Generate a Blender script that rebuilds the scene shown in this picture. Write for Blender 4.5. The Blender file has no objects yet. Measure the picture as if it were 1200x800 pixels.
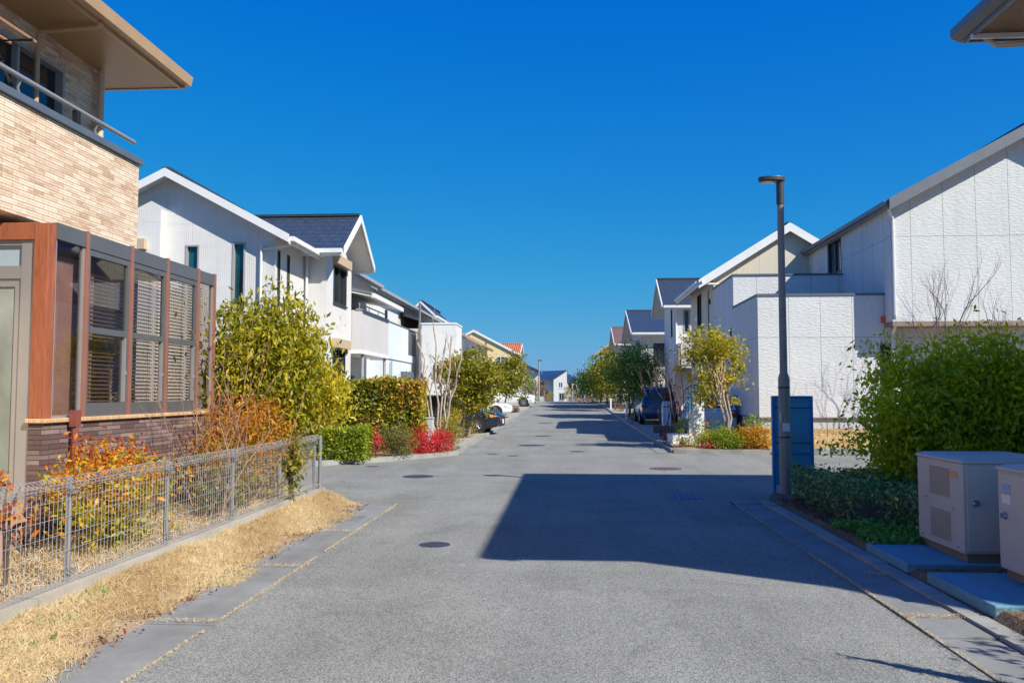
import bpy, bmesh, math, random
import numpy as np
from mathutils import Vector, Matrix
R = math.radians
random.seed(7)
rng = np.random.default_rng(11)
sc = bpy.context.scene
COL = sc.collection

# ------------------------------------------------------------------ terrain
def sstep(a, b, t):
    t = min(1, max(0, (t - a) / (b - a)))
    return t * t * (3 - 2 * t)
def gz(y):
    return 0.66 * sstep(22, 92, y) - 1.0 * sstep(92, 170, y)

# ------------------------------------------------------------------ helpers
ORG = {}
class MB:
    def __init__(s): s.v = []; s.f = []; s.m = []
    def add(s, v, f, mi=0):
        n = len(s.v); s.v += [tuple(map(float, p)) for p in v]
        s.f += [tuple(i + n for i in q) for q in f]; s.m += [mi] * len(f)
    def box(s, x0, x1, y0, y1, z0, z1, mi=0):
        if x0 > x1: x0, x1 = x1, x0
        if y0 > y1: y0, y1 = y1, y0
        if z0 > z1: z0, z1 = z1, z0
        s.add([(x0,y0,z0),(x1,y0,z0),(x1,y1,z0),(x0,y1,z0),(x0,y0,z1),(x1,y0,z1),(x1,y1,z1),(x0,y1,z1)],
              [(0,3,2,1),(4,5,6,7),(0,1,5,4),(1,2,6,5),(2,3,7,6),(3,0,4,7)], mi)
    def slab(s, poly, t, mi=0):          # planar polygon (list of 3D points), thickness t downward
        n = len(poly); p2 = [(x, y, z - t) for x, y, z in poly]
        s.add(list(poly) + p2, [tuple(range(n)), tuple(range(2*n-1, n-1, -1))] +
              [(i, i + n, (i+1) % n + n, (i+1) % n) for i in range(n)], mi)
    def extr(s, poly, d, mi=0):          # planar polygon extruded by a vector
        n = len(poly); p2 = [tuple(a + b for a, b in zip(p, d)) for p in poly]
        s.add(list(poly) + p2, [tuple(range(n)), tuple(range(2*n-1, n-1, -1))] +
              [(i, i + n, (i+1) % n + n, (i+1) % n) for i in range(n)], mi)
    def beam(s, p, q, w, h, mi=0):       # rectangular bar, h measured vertically
        p, q = Vector(p), Vector(q); d = (q - p)
        sd = Vector((d.y, -d.x, 0))
        if sd.length < 1e-6: sd = Vector((1, 0, 0))
        sd = sd.normalized() * w / 2
        up = Vector((0, 0, h / 2)) if abs(d.normalized().z) < .95 else Vector((0, h / 2, 0))
        a = [p - sd - up, p + sd - up, p + sd + up, p - sd + up]; b = [x + d for x in a]
        s.add(a + b, [(0,1,2,3),(7,6,5,4),(0,4,5,1),(1,5,6,2),(2,6,7,3),(3,7,4,0)], mi)
    def tube(s, pts, r, n=6, mi=0, caps=True):
        pts = [Vector(p) for p in pts]; rs = r if isinstance(r, (list, tuple)) else [r] * len(pts)
        base = len(s.v); prev = None
        for i, p in enumerate(pts):
            d = (pts[min(i+1, len(pts)-1)] - pts[max(i-1, 0)]).normalized()
            if prev is None:
                a = Vector((0,0,1)) if abs(d.z) < .9 else Vector((1,0,0)); u = d.cross(a).normalized()
            else:
                u = (prev - d * prev.dot(d)); u = u.normalized() if u.length > 1e-5 else d.orthogonal().normalized()
            prev = u; w = d.cross(u)
            for k in range(n):
                t = 2 * math.pi * k / n
                s.v.append(tuple(p + (u * math.cos(t) + w * math.sin(t)) * rs[i]))
        for i in range(len(pts) - 1):
            for k in range(n):
                a = base + i*n + k; b = base + i*n + (k+1) % n
                s.f.append((a, b, b + n, a + n)); s.m.append(mi)
        if caps:
            s.f.append(tuple(base + k for k in range(n))[::-1]); s.m.append(mi)
            e = base + (len(pts)-1)*n; s.f.append(tuple(e + k for k in range(n))); s.m.append(mi)
    def disc(s, c, axis, r0, r1, h, n=24, mi=0):   # ring / disc solid of revolution along axis from c
        c = Vector(c); ax = Vector(axis).normalized(); u = ax.orthogonal().normalized(); w = ax.cross(u)
        def ring(r, o): return [c + ax*o + (u*math.cos(2*math.pi*k/n) + w*math.sin(2*math.pi*k/n))*r for k in range(n)]
        if r0 <= 0:
            s.add(ring(r1, 0) + ring(r1, h), [tuple(range(n))[::-1], tuple(range(n, 2*n))] + [(k, (k+1)%n, (k+1)%n+n, k+n) for k in range(n)], mi)
        else:
            v = ring(r0, 0) + ring(r1, 0) + ring(r0, h) + ring(r1, h); f = []
            for k in range(n):
                j = (k+1) % n
                f += [(k, j, n+j, n+k), (2*n+k, 3*n+k, 3*n+j, 2*n+j), (n+k, n+j, 3*n+j, 3*n+k), (k, 2*n+k, 2*n+j, j)]
            s.add(v, f, mi)
    def build(s, name, mat, parent=None, smooth=False, bevel=0, label=None, sharp=40):
        org = ORG[parent] if parent else Vector((0,0,0))
        me = bpy.data.meshes.new(name)
        me.from_pydata([(x-org.x, y-org.y, z-org.z) for x, y, z in s.v], [], s.f)
        mats = mat if isinstance(mat, (list, tuple)) else [mat]
        for m in mats: me.materials.append(m)
        if len(mats) > 1: me.polygons.foreach_set('material_index', s.m)
        bm = bmesh.new(); bm.from_mesh(me); bmesh.ops.recalc_face_normals(bm, faces=bm.faces); bm.to_mesh(me); bm.free()
        o = bpy.data.objects.new(name, me); COL.objects.link(o)
        if smooth:
            me.polygons.foreach_set('use_smooth', [True]*len(me.polygons)); me.set_sharp_from_angle(angle=R(sharp))
        if parent: o.parent = parent
        ORG[o] = org.copy()
        if label: o['label'] = label
        if bevel:
            b = o.modifiers.new('bev', 'BEVEL'); b.width = bevel; b.segments = 2; b.limit_method = 'ANGLE'; b.angle_limit = R(50)
        me.update()
        return o
    def top(s, name, mat, label, cat, group=None, **k):   # a thing made of one mesh
        xs = [p[0] for p in s.v]; ys = [p[1] for p in s.v]; zs = [p[2] for p in s.v]
        c = Vector(((min(xs)+max(xs))/2, (min(ys)+max(ys))/2, min(zs)))
        s.v = [(x-c.x, y-c.y, z-c.z) for x, y, z in s.v]
        o = s.build(name, mat, None, **k); o.location = c; ORG[o] = c
        tag(o, label, cat, group); return o
    def struct(s, name, mat, kind='structure', **k):
        o = s.build(name, mat, None, **k); o['kind'] = kind; return o

def tag(o, label, cat, group=None):
    o['label'] = label; o['category'] = cat
    if group: o['group'] = group
def thing(name, label, cat, loc=(0,0,0), group=None):
    o = bpy.data.objects.new(name, None); COL.objects.link(o); o.location = loc
    o.empty_display_size = .2
    ORG[o] = Vector(loc); tag(o, label, cat, group); return o

# ------------------------------------------------------------------ materials
class NT:
    def __init__(s, name):
        s.m = bpy.data.materials.new(name); s.m.use_nodes = True
        s.t = s.m.node_tree; s.n = s.t.nodes; s.b = s.n['Principled BSDF']; s.out = s.n['Material Output']
        s.tc = s.n.new('ShaderNodeTexCoord'); s.obj = s.tc.outputs['Object']
    def link(s, a, b): s.t.links.new(a, b)
    def node(s, typ, **k):
        n = s.n.new('ShaderNode' + typ)
        for a, b in k.items(): setattr(n, a, b)
        return n
    def inp(s, n, key, v):
        if hasattr(v, 'is_linked') or isinstance(v, bpy.types.NodeSocket): s.link(v, n.inputs[key])
        else: n.inputs[key].default_value = v
    def noise(s, scale, detail=4, vec=None, rough=.55, dist=0):
        n = s.node('TexNoise'); n.inputs['Scale'].default_value = scale; n.inputs['Detail'].default_value = detail
        n.inputs['Roughness'].default_value = rough; n.inputs['Distortion'].default_value = dist
        s.link(vec or s.obj, n.inputs['Vector']); return n.outputs['Fac']
    def voro(s, scale, vec=None, out='Color', feature='F1'):
        n = s.node('TexVoronoi', feature=feature); n.inputs['Scale'].default_value = scale
        s.link(vec or s.obj, n.inputs['Vector']); return n.outputs[out]
    def ramp(s, fac, stops, interp='LINEAR'):
        n = s.node('ValToRGB'); n.color_ramp.interpolation = interp; e = n.color_ramp.elements
        while len(e) < len(stops): e.new(.5)
        for i, (p, c) in enumerate(stops):
            e[i].position = p; e[i].color = (*c, 1) if len(c) == 3 else c
        s.link(fac, n.inputs['Fac']); return n.outputs['Color']
    def g(s, v): return (v, v, v)
    def math(s, op, a, b=0, clamp=False):
        n = s.node('Math', operation=op); n.use_clamp = clamp; s.inp(n, 0, a); s.inp(n, 1, b); return n.outputs[0]
    def mix(s, fac, a, b, mode='MIX'):
        n = s.node('Mix', data_type='RGBA', blend_type=mode)
        s.inp(n, 0, fac); s.inp(n, 6, a if not isinstance(a, tuple) else (*a, 1)); s.inp(n, 7, b if not isinstance(b, tuple) else (*b, 1))
        return n.outputs[2]
    def bump(s, h, strength=.3, dist=.02):
        n = s.node('Bump'); n.inputs['Strength'].default_value = strength; n.inputs['Distance'].default_value = dist
        s.link(h, n.inputs['Height']); 
        if s.b.inputs['Normal'].is_linked: s.link(s.b.inputs['Normal'].links[0].from_socket, n.inputs['Normal'])
        s.link(n.outputs[0], s.b.inputs['Normal'])
    def wallvec(s, su=1, sz=1):
        sp = s.node('SeparateXYZ'); s.link(s.obj, sp.inputs[0]); c = s.node('CombineXYZ')
        u = s.math('ADD', sp.outputs[0], sp.outputs[1])
        s.link(s.math('MULTIPLY', u, su), c.inputs[0]); s.link(s.math('MULTIPLY', sp.outputs[2], sz), c.inputs[1]); return c.outputs[0]
    def scalevec(s, v):
        n = s.node('Mapping'); n.inputs['Scale'].default_value = v; s.link(s.obj, n.inputs[0]); return n.outputs[0]
    def brick(s, vec, w, h, mortar, off=.5, c1=(1,1,1), c2=(0,0,0), mc=(0,0,0), freq=2, smooth=.1):
        n = s.node('TexBrick', offset=off, offset_frequency=freq); n.inputs['Scale'].default_value = 1
        n.inputs['Brick Width'].default_value = w; n.inputs['Row Height'].default_value = h; n.inputs['Mortar Size'].default_value = mortar
        n.inputs['Mortar Smooth'].default_value = smooth
        n.inputs['Color1'].default_value = (*c1,1); n.inputs['Color2'].default_value = (*c2,1); n.inputs['Mortar'].default_value = (*mc,1)
        s.link(vec, n.inputs['Vector']); return n.outputs['Color'], n.outputs['Fac']
    def fin(s, col=None, rough=None, spec=None, metal=None):
        if col is not None: s.inp(s.b, 'Base Color', col if not isinstance(col, tuple) else (*col, 1))
        if rough is not None: s.inp(s.b, 'Roughness', rough)
        if spec is not None: s.b.inputs['Specular IOR Level'].default_value = spec
        if metal is not None: s.b.inputs['Metallic'].default_value = metal
        return s.m
def dark(c, k): return tuple(x * k for x in c)
def plain(name, c, rough=.6, amp=.12, scale=3, metal=0, spec=.5, bump=0, bscale=60):
    t = NT(name); f = t.noise(scale, 5)
    col = t.ramp(f, [(.3, dark(c, 1-amp)), (.7, dark(c, 1+amp))])
    if bump: t.bump(t.noise(bscale, 3), bump, .01)
    return t.fin(col, rough, spec, metal)

def m_asphalt():
    t = NT('asphalt')
    ag = t.voro(135); bw = t.node('RGBToBW'); t.link(ag, bw.inputs[0])
    fine = t.ramp(bw.outputs[0], [(.10, (.088,.092,.086)), (.42, (.205,.209,.193)), (.85, (.365,.358,.32))])
    big = t.ramp(t.noise(.55, 6, rough=.65), [(.3, t.g(.84)), (.7, t.g(1.12))])
    str_ = t.ramp(t.noise(1, 4, t.scalevec((1.6,.12,1))), [(.35, t.g(.93)), (.65, t.g(1.07))])
    grit = t.ramp(t.noise(150, 2), [(.35, t.g(.72)), (.65, t.g(1.24))])
    col = t.mix(1, t.mix(1, t.mix(1, fine, big, 'MULTIPLY'), str_, 'MULTIPLY'), grit, 'MULTIPLY')
    st = t.ramp(t.noise(.9, 5, None, .6, 1.5), [(.56, t.g(1)), (.64, t.g(.90)), (.72, t.g(.84))]); pale = t.ramp(t.noise(1, 5, t.scalevec((.35,1.9,1)), .65), [(.55, t.g(1)), (.75, t.g(1.14))])
    col = t.mix(1, t.mix(1, col, st, 'MULTIPLY'), pale, 'MULTIPLY')
    cr = t.voro(.22, t.mix(.12, t.obj, t.node('TexNoise').outputs['Color']), 'Distance', 'DISTANCE_TO_EDGE')
    crk = t.ramp(cr, [(0, t.g(.88)), (.004, t.g(1))])
    col = t.mix(1, col, crk, 'MULTIPLY')
    t.bump(bw.outputs[0], .35, .006)
    return t.fin(col, .92, .25)
def m_concrete(name, c, amp=.22):
    t = NT(name)
    col = t.ramp(t.noise(1.7, 7, rough=.7), [(.28, dark(c, 1-amp)), (.72, dark(c, 1+amp))])
    sp = t.ramp(t.noise(120, 3), [(.35, t.g(.82)), (.65, t.g(1.1))])
    st = t.ramp(t.noise(.8, 5, t.scalevec((3,.6,1))), [(.45, t.g(1)), (.75, (.8,.77,.7))])
    t.bump(t.noise(150, 3), .25, .004)
    return t.fin(t.mix(1, t.mix(1, col, sp, 'MULTIPLY'), st, 'MULTIPLY'), .9, .2)
def m_stone():
    t = NT('stone_tile'); v = t.wallvec()
    a, fa = t.brick(v, .26, .060, .003, .37, mc=(0,0,0))
    b, fb = t.brick(v, .17, .030, .0015, .61, freq=3)
    bwa = t.node('RGBToBW'); t.link(a, bwa.inputs[0]); bwb = t.node('RGBToBW'); t.link(b, bwb.inputs[0])
    h = t.math('ADD', t.math('MULTIPLY', bwa.outputs[0], .55), t.math('MULTIPLY', bwb.outputs[0], .45))
    n = t.noise(22, 5)
    k = t.math('ADD', t.math('MULTIPLY', h, .75), t.math('MULTIPLY', n, .3))
    col = t.ramp(k, [(.12, (.44,.28,.18)), (.38, (.66,.48,.34)), (.62, (.76,.61,.46)), (.95, (.83,.73,.60))])
    col = t.mix(t.math('MULTIPLY', fa, .5), col, (.45,.33,.22))
    t.bump(t.math('SUBTRACT', h, t.math('MULTIPLY', t.math('MAXIMUM', fa, fb), .6)), .9, .018); t.bump(t.noise(60, 4), .25, .01)
    return t.fin(col, .85, .25)
def m_brick():
    t = NT('plum_brick'); v = t.wallvec()
    a, fa = t.brick(v, .30, .05, .004, .43, (1,1,1), (0,0,0))
    bw = t.node('RGBToBW'); t.link(a, bw.inputs[0])
    k = t.math('ADD', t.math('MULTIPLY', bw.outputs[0], .8), t.math('MULTIPLY', t.noise(16, 4), .25))
    col = t.ramp(k, [(.1, (.10,.058,.052)), (.45, (.165,.105,.098)), (.8, (.25,.18,.165)), (1, (.31,.235,.215))])
    col = t.mix(fa, col, (.06,.04,.036))
    t.bump(t.math('SUBTRACT', 1, fa), .6, .01)
    return t.fin(col, .75, .3)
def m_siding(name, c, style, pw=.95, ph=3.0, joint=.55):
    t = NT(name); v = t.wallvec()
    if style == 'ripple':
        h = t.noise(1, 4, t.wallvec(7, 24), .6, .4); t.bump(h, .7, .03)
        tint = t.ramp(h, [(.3, dark(c, .90)), (.7, dark(c, 1.04))])
    elif style == 'rib':
        w = t.node('TexWave', wave_type='BANDS', bands_direction='X'); w.inputs['Scale'].default_value = 6; w.inputs['Distortion'].default_value = .4
        t.link(v, w.inputs[0]); t.bump(w.outputs['Fac'], .25, .01)
        bb, bf = t.brick(v, .45, .145, .006, .5, (1,1,1), (.955,.955,.965), (.88,.88,.90), smooth=1); t.bump(t.math('SUBTRACT', 1, bf), .12, .004)
        tint = t.mix(1, c, bb, 'MULTIPLY')
    else:
        h = t.noise(40, 4); t.bump(h, .25, .01); tint = t.ramp(h, [(.3, dark(c, .95)), (.7, dark(c, 1.03))])
    big = t.ramp(t.noise(.7, 4), [(.3, t.g(.94)), (.7, t.g(1.03))])
    _, jf = t.brick(v, pw, ph, .009, 0, smooth=0)
    col = t.mix(1, tint, big, 'MULTIPLY')
    streak = t.ramp(t.noise(1, 4, t.wallvec(5, .25)), [(.5, t.g(1)), (.8, (.93,.92,.9))]); col = t.mix(1, col, streak, 'MULTIPLY')
    col = t.mix(t.math('MULTIPLY', jf, joint), col, dark(c, .35))
    t.bump(t.math('SUBTRACT', 1, jf), .5, .01)
    return t.fin(col, .75, .3)
def m_roof(name, c, row=.16, tw=.33, axis='x', rough=.38, wavy=False):
    t = NT(name); sp = t.node('SeparateXYZ'); t.link(t.obj, sp.inputs[0]); cb = t.node('CombineXYZ')
    t.link(sp.outputs[0 if axis == 'x' else 1], cb.inputs[0]); t.link(sp.outputs[2], cb.inputs[1])
    a, fa = t.brick(cb.outputs[0], tw, row, .012, .5, (1.06,1.06,1.06), (.92,.92,.92), (.62,.62,.62))
    fr = t.math('FRACT', t.math('DIVIDE', sp.outputs[2], row)); t.bump(t.math('SUBTRACT', 1, fr), .8, .03)
    if wavy:
        w = t.node('TexWave', wave_type='BANDS', bands_direction='X'); w.inputs['Scale'].default_value = 1.6; t.link(cb.outputs[0], w.inputs[0]); t.bump(w.outputs['Fac'], .9, .05)
    n = t.ramp(t.noise(5, 4), [(.3, t.g(.85)), (.7, t.g(1.15))])
    return t.fin(t.mix(1, t.mix(1, c, a, 'MULTIPLY'), n, 'MULTIPLY'), rough, .5)
BOOST = {'leaf_yellow_green': 1.5, 'leaf_orange_red': 1.3, 'leaf_orange': 1.0, 'leaf_mixed_hedge': 1.65, 'leaf_clipped_green': 1.2, 'leaf_brown_green': 1.7, 'leaf_red': 1.9, 'leaf_feathery': 1.7, 'leaf_yellow': 1.2, 'leaf_autumn_green': 1.4, 'leaf_olive': 1.35, 'leaf_dark_green': 2.6, 'leaf_bright_bush': 1.4, 'leaf_low_hedge': 3.0, 'leaf_ground_cover': 2.2}
def m_leaf(name, stops, transl=.3, rough=.45):
    k = BOOST.get(name, 1); stops = [(p, tuple(min(.8, x*k) for x in c)) for p, c in stops]; transl = min(.5, transl + .08)
    t = NT(name); at = t.node('Attribute'); at.attribute_name = 'rnd'
    col = t.ramp(at.outputs['Fac'], stops)
    t.fin(col, rough, .35)
    tr = t.node('BsdfTranslucent'); t.link(t.mix(1, col, (1.25,1.2,.55), 'MULTIPLY'), tr.inputs[0])
    mx = t.node('MixShader'); mx.inputs[0].default_value = transl
    t.link(t.b.outputs[0], mx.inputs[1]); t.link(tr.outputs[0], mx.inputs[2]); t.link(mx.outputs[0], t.out.inputs[0]); return t.m
def m_glass_dark(name, c=(.012,.02,.024), rough=.04):
    t = NT(name); n = t.noise(1.2, 2); t.bump(n, .04, .05)
    return t.fin(t.ramp(t.noise(.8, 3), [(.35, dark(c, .6)), (.7, dark(c, 1.6))]), rough, .9)
def m_glass_clear(name, tint=(.9,.93,.92), refl=.16):
    t = NT(name); tr = t.node('BsdfTransparent'); tr.inputs[0].default_value = (*tint, 1)
    gl = t.node('BsdfGlossy'); gl.inputs['Roughness'].default_value = .02
    lw = t.node('LayerWeight'); lw.inputs[0].default_value = .5
    mx = t.node('MixShader'); t.link(t.math('ADD', t.math('MULTIPLY', t.math('POWER', lw.outputs['Facing'], 4), .5), refl, True), mx.inputs[0])
    t.link(tr.outputs[0], mx.inputs[1]); t.link(gl.outputs[0], mx.inputs[2]); t.link(mx.outputs[0], t.out.inputs[0]); return t.m
def m_wood(name, c):
    t = NT(name); n = t.noise(3, 6, t.scalevec((9,9,.9)), .6, 1.2)
    t.bump(n, .15, .005)
    return t.fin(t.ramp(n, [(.3, dark(c, .7)), (.7, dark(c, 1.25))]), .5, .35)
def m_bark(name, c):
    t = NT(name); n = t.noise(12, 6, t.scalevec((2.5,2.5,.7))); t.bump(n, .6, .02)
    return t.fin(t.ramp(n, [(.3, dark(c, .6)), (.7, dark(c, 1.3))]), .9, .2)
def m_soil(name, stops, sc_=1.1):
    t = NT(name); f = t.noise(sc_, 9, rough=.7); sp = t.ramp(t.noise(60, 4), [(.3, t.g(.6)), (.7, t.g(1.25))])
    t.bump(t.noise(40, 5), .8, .03)
    return t.fin(t.mix(1, t.ramp(f, stops), sp, 'MULTIPLY'), .95, .15)

M = {}
M['asphalt'] = m_asphalt()
M['gutter'] = m_concrete('gutter_concrete', (.25,.255,.25))
M['kerb'] = m_concrete('kerb_concrete', (.33,.33,.31))
M['footing'] = m_concrete('footing_concrete', (.42,.39,.34))
M['pad'] = m_concrete('blue_pad', (.16,.33,.42), .1)  # slab colour set to a mid blue
M['stone'] = m_stone(); M['brick'] = m_brick()
M['white_rib'] = m_siding('white_ribbed_siding', (.68,.67,.66), 'rib', 1.8, 6.0, .15)
M['white_ripple'] = m_siding('white_rippled_siding', (.66,.67,.675), 'ripple', .93, 2.9, .75)
M['cream'] = m_siding('cream_siding', (.66,.60,.48), 'flat', .9, 2.7, .4)
M['white_plain'] = m_siding('white_plaster', (.68,.69,.69), 'flat', 2.4, 6, .2)
M['bluewhite'] = m_siding('pale_blue_siding', (.66,.73,.80), 'rib', 1.2, 4, .1)
M['grey_wall'] = m_siding('grey_siding', (.52,.50,.48), 'flat', .9, 2.7, .3)
M['greige'] = m_siding('grey_beige_siding', (.58,.55,.51), 'flat', .9, 2.7, .25)
M['yellow_wall'] = m_siding('yellow_render', (.78,.62,.33), 'flat', 6, 6, .1)
M['tan_wall'] = m_siding('tan_render', (.48,.36,.27), 'flat', 3, 3, .1)
M['roof_x'] = m_roof('slate_roof_rows_x', (.042,.058,.085), axis='x')
M['roof_y'] = m_roof('slate_roof_rows_y', (.042,.058,.085), axis='y')
M['roof_blue'] = m_roof('blue_slate_roof', (.03,.07,.15), axis='x', rough=.3)
M['roof_orange'] = m_roof('orange_clay_tiles', (.56,.17,.06), axis='x', row=.22, tw=.3, rough=.7, wavy=True)
M['roof_brown'] = m_roof('brown_roof', (.17,.10,.085), axis='y', rough=.7)
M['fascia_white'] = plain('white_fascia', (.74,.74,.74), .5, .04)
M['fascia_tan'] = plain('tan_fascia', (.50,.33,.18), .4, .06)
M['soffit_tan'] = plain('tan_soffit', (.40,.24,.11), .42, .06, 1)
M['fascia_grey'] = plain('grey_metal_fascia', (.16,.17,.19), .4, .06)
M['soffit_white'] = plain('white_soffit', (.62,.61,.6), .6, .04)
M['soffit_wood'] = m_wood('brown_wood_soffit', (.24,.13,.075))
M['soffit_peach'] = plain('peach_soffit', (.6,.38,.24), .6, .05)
M['alu'] = plain('aluminium', (.42,.41,.40), .38, .05, metal=.5)
M['alu_dark'] = plain('dark_grey_aluminium', (.14,.145,.15), .4, .06, metal=.3)
M['alu_grey'] = plain('grey_window_frame', (.33,.335,.345), .45, .05)
M['frame_dark'] = plain('charcoal_frame', (.035,.037,.042), .45, .1)
M['cap'] = plain('slate_blue_cap', (.10,.125,.16), .45, .06)
M['wood_post'] = m_wood('red_brown_wood', (.34,.105,.05))
M['mullion'] = plain('rose_brown_mullion', (.29,.12,.085), .45, .08)
M['sill_wood'] = m_wood('pale_wood_sill', (.62,.40,.22))
M['pipe_red'] = plain('red_brown_pipe', (.23,.065,.05), .45, .08)
M['pipe_white'] = plain('white_pipe', (.7,.7,.7), .4, .04)
M['pipe_tan'] = plain('tan_pipe', (.58,.47,.35), .4, .05)
M['copper'] = plain('copper_pole', (.62,.33,.2), .3, .06, metal=.4)
M['black'] = plain('black_metal', (.015,.016,.018), .45, .1)
M['rubber'] = plain('tyre_rubber', (.018,.018,.02), .8, .15)
M['wire'] = plain('galvanised_wire', (.41,.41,.41), .45, .08, metal=.3)
M['post'] = plain('galvanised_post', (.30,.31,.32), .42, .1, metal=.4)
M['lamp_post'] = plain('taupe_lamp_post', (.29,.245,.225), .5, .1, 6)
M['lamp_head'] = plain('dark_lamp_head', (.045,.055,.065), .4, .08)
M['lens'] = plain('lamp_lens', (.7,.7,.68), .3, .03)
M['sticker'] = plain('white_sticker', (.72,.72,.72), .5, .05, 20)
M['sign_back'] = plain('blue_sign_back', (.085,.36,.58), .45, .12, 2)
M['sign_frame'] = plain('blue_sign_frame', (.03,.20,.58), .4, .08)
M['cabinet'] = plain('beige_cabinet_paint', (.50,.445,.405), .42, .05, 2, bump=.05, bscale=220)
M['cabinet_dark'] = plain('beige_vent', (.33,.27,.235), .55, .05, 8)
M['cabinet_base'] = plain('cabinet_plinth', (.20,.155,.11), .7, .15)
M['chrome'] = plain('chrome', (.55,.55,.56), .18, .03, metal=1)
M['orange_lbl'] = plain('orange_label', (.7,.32,.10), .5, .1, 30)
M['red_plate'] = plain('red_plate', (.75,.12,.03), .4, .05)
M['blue_lbl'] = plain('grey_blue_label', (.3,.38,.5), .5, .25, 25)
M['shutter_box'] = plain('tan_shutter_box', (.52,.40,.27), .5, .06)
M['brownband'] = plain('brown_band', (.26,.19,.155), .6, .08)
M['foundation'] = m_concrete('foundation', (.56,.57,.58), .08)
M['manhole'] = plain('dark_iron', (.062,.062,.085), .5, .25, 30, metal=.2, bump=.6, bscale=90)
M['manhole_red'] = plain('rusty_iron', (.13,.08,.08), .6, .25, 30, bump=.6, bscale=90)
M['manhole_blue'] = plain('blue_iron_cover', (.02,.09,.25), .5, .2, 30, bump=.6, bscale=90)
M['glass_dark'] = m_glass_dark('dark_window_glass')
M['glass_sky_teal'] = m_glass_dark('sky_teal_window_glass', (.006,.05,.06))  # teal of the mirrored sky is put into the pane colour
M['glass_curtain'] = m_glass_dark('curtained_window_glass', (.16,.20,.22), .08)
M['glass_clear'] = m_glass_clear('clear_glass', (.84,.80,.77), .10)
M['glass_door'] = plain('frosted_door_glass', (.27,.30,.265), .22, .35, 1.2, spec=.7)
M['glass_transom_sky'] = plain('sky_pale_transom_glass', (.38,.47,.52), .1, .15, 1.2, spec=.8)  # reflected sky painted in as a pale blue base colour
M['blind'] = plain('venetian_blind', (.20,.155,.13), .6, .05)
M['drape'] = plain('rose_curtain', (.42,.27,.24), .8, .12, 5)
M['white_box'] = plain('white_paint', (.78,.78,.78), .5, .04)
M['balcony_grey'] = m_siding('grey_balcony', (.56,.55,.56), 'flat', 9, 9, 0)
M['pink_wood'] = m_wood('pinkish_wood', (.46,.27,.21))
M['dark_leg'] = plain('dark_leg', (.055,.055,.055), .6, .2)
M['screen'] = plain('dark_balcony_screen', (.12,.13,.15), .3, .08)
M['awning'] = plain('dark_blue_awning', (.03,.05,.07), .5, .1)
M['block_dark'] = m_concrete('grey_edging_block', (.23,.23,.235))
M['bollard'] = plain('blue_grey_bollard', (.16,.24,.36), .5, .08)
M['lowwall'] = m_concrete('reddish_low_wall', (.27,.17,.14))
M['soil'] = m_soil('dry_soil', [(.3, (.21,.14,.085)), (.5, (.36,.25,.14)), (.7, (.46,.35,.20))])
M['lawn'] = m_soil('dry_lawn', [(.3, (.44,.30,.15)), (.5, (.56,.40,.21)), (.7, (.64,.48,.27))], 2)
M['verge'] = m_soil('thatch_soil', [(.3, (.30,.21,.13)), (.5, (.42,.31,.19)), (.7, (.52,.40,.26))], 3)
M['drive'] = m_soil('sandy_paving', [(.3, (.34,.31,.27)), (.5, (.42,.39,.34)), (.7, (.47,.44,.40))], .6)
M['field'] = m_soil('far_ground', [(.3, (.14,.12,.08)), (.5, (.18,.16,.10)), (.7, (.22,.19,.13))], .2)
M['dirt'] = m_soil('brown_dirt', [(.3, (.11,.075,.05)), (.5, (.20,.14,.09)), (.7, (.27,.20,.13))], 2)
M['bark_grey'] = m_bark('grey_bark', (.30,.255,.21)); M['bark_pale'] = m_bark('pale_bark', (.46,.37,.28))
M['bark_dark'] = m_bark('dark_bark', (.13,.10,.085)); M['twig_red'] = m_bark('reddish_twig', (.33,.19,.13)); M['twig_purple'] = m_bark('purple_twig', (.17,.115,.11))
L = {}
L['tree'] = m_leaf('leaf_yellow_green', [(0,(.06,.08,.010)),(.3,(.15,.165,.013)),(.65,(.30,.26,.014)),(1,(.46,.35,.018))], .34)
L['fire'] = m_leaf('leaf_orange_red', [(0,(.20,.02,.014)),(.25,(.42,.10,.016)),(.5,(.52,.24,.018)),(.75,(.48,.36,.02)),(1,(.22,.24,.018))], .35)
L['orange'] = m_leaf('leaf_orange', [(0,(.42,.12,.018)),(.5,(.58,.27,.022)),(1,(.38,.33,.025))], .35)
L['hedge'] = m_leaf('leaf_mixed_hedge', [(0,(.07,.10,.012)),(.4,(.19,.20,.016)),(.65,(.36,.31,.022)),(.82,(.36,.17,.05)),(1,(.24,.08,.05))], .3)
L['box'] = m_leaf('leaf_clipped_green', [(0,(.09,.14,.012)),(.5,(.19,.26,.014)),(1,(.30,.34,.02))], .3)
L['dusty'] = m_leaf('leaf_brown_green', [(0,(.05,.06,.018)),(.5,(.11,.115,.03)),(1,(.21,.15,.06))], .3)
L['red'] = m_leaf('leaf_red', [(0,(.14,.008,.012)),(.5,(.36,.014,.028)),(1,(.52,.05,.05))], .35)
L['feather'] = m_leaf('leaf_feathery', [(0,(.05,.075,.012)),(.5,(.12,.13,.016)),(1,(.25,.18,.03))], .3)
L['yellow'] = m_leaf('leaf_yellow', [(0,(.17,.15,.012)),(.5,(.38,.29,.018)),(1,(.50,.36,.03))], .35)
L['maple'] = m_leaf('leaf_autumn_green', [(0,(.09,.11,.014)),(.4,(.23,.23,.018)),(.75,(.42,.32,.025)),(1,(.50,.30,.04))], .35)
L['momiji'] = m_leaf('leaf_olive', [(0,(.07,.09,.012)),(.5,(.18,.18,.015)),(.9,(.33,.27,.02)),(1,(.42,.21,.03))], .35)
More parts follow.
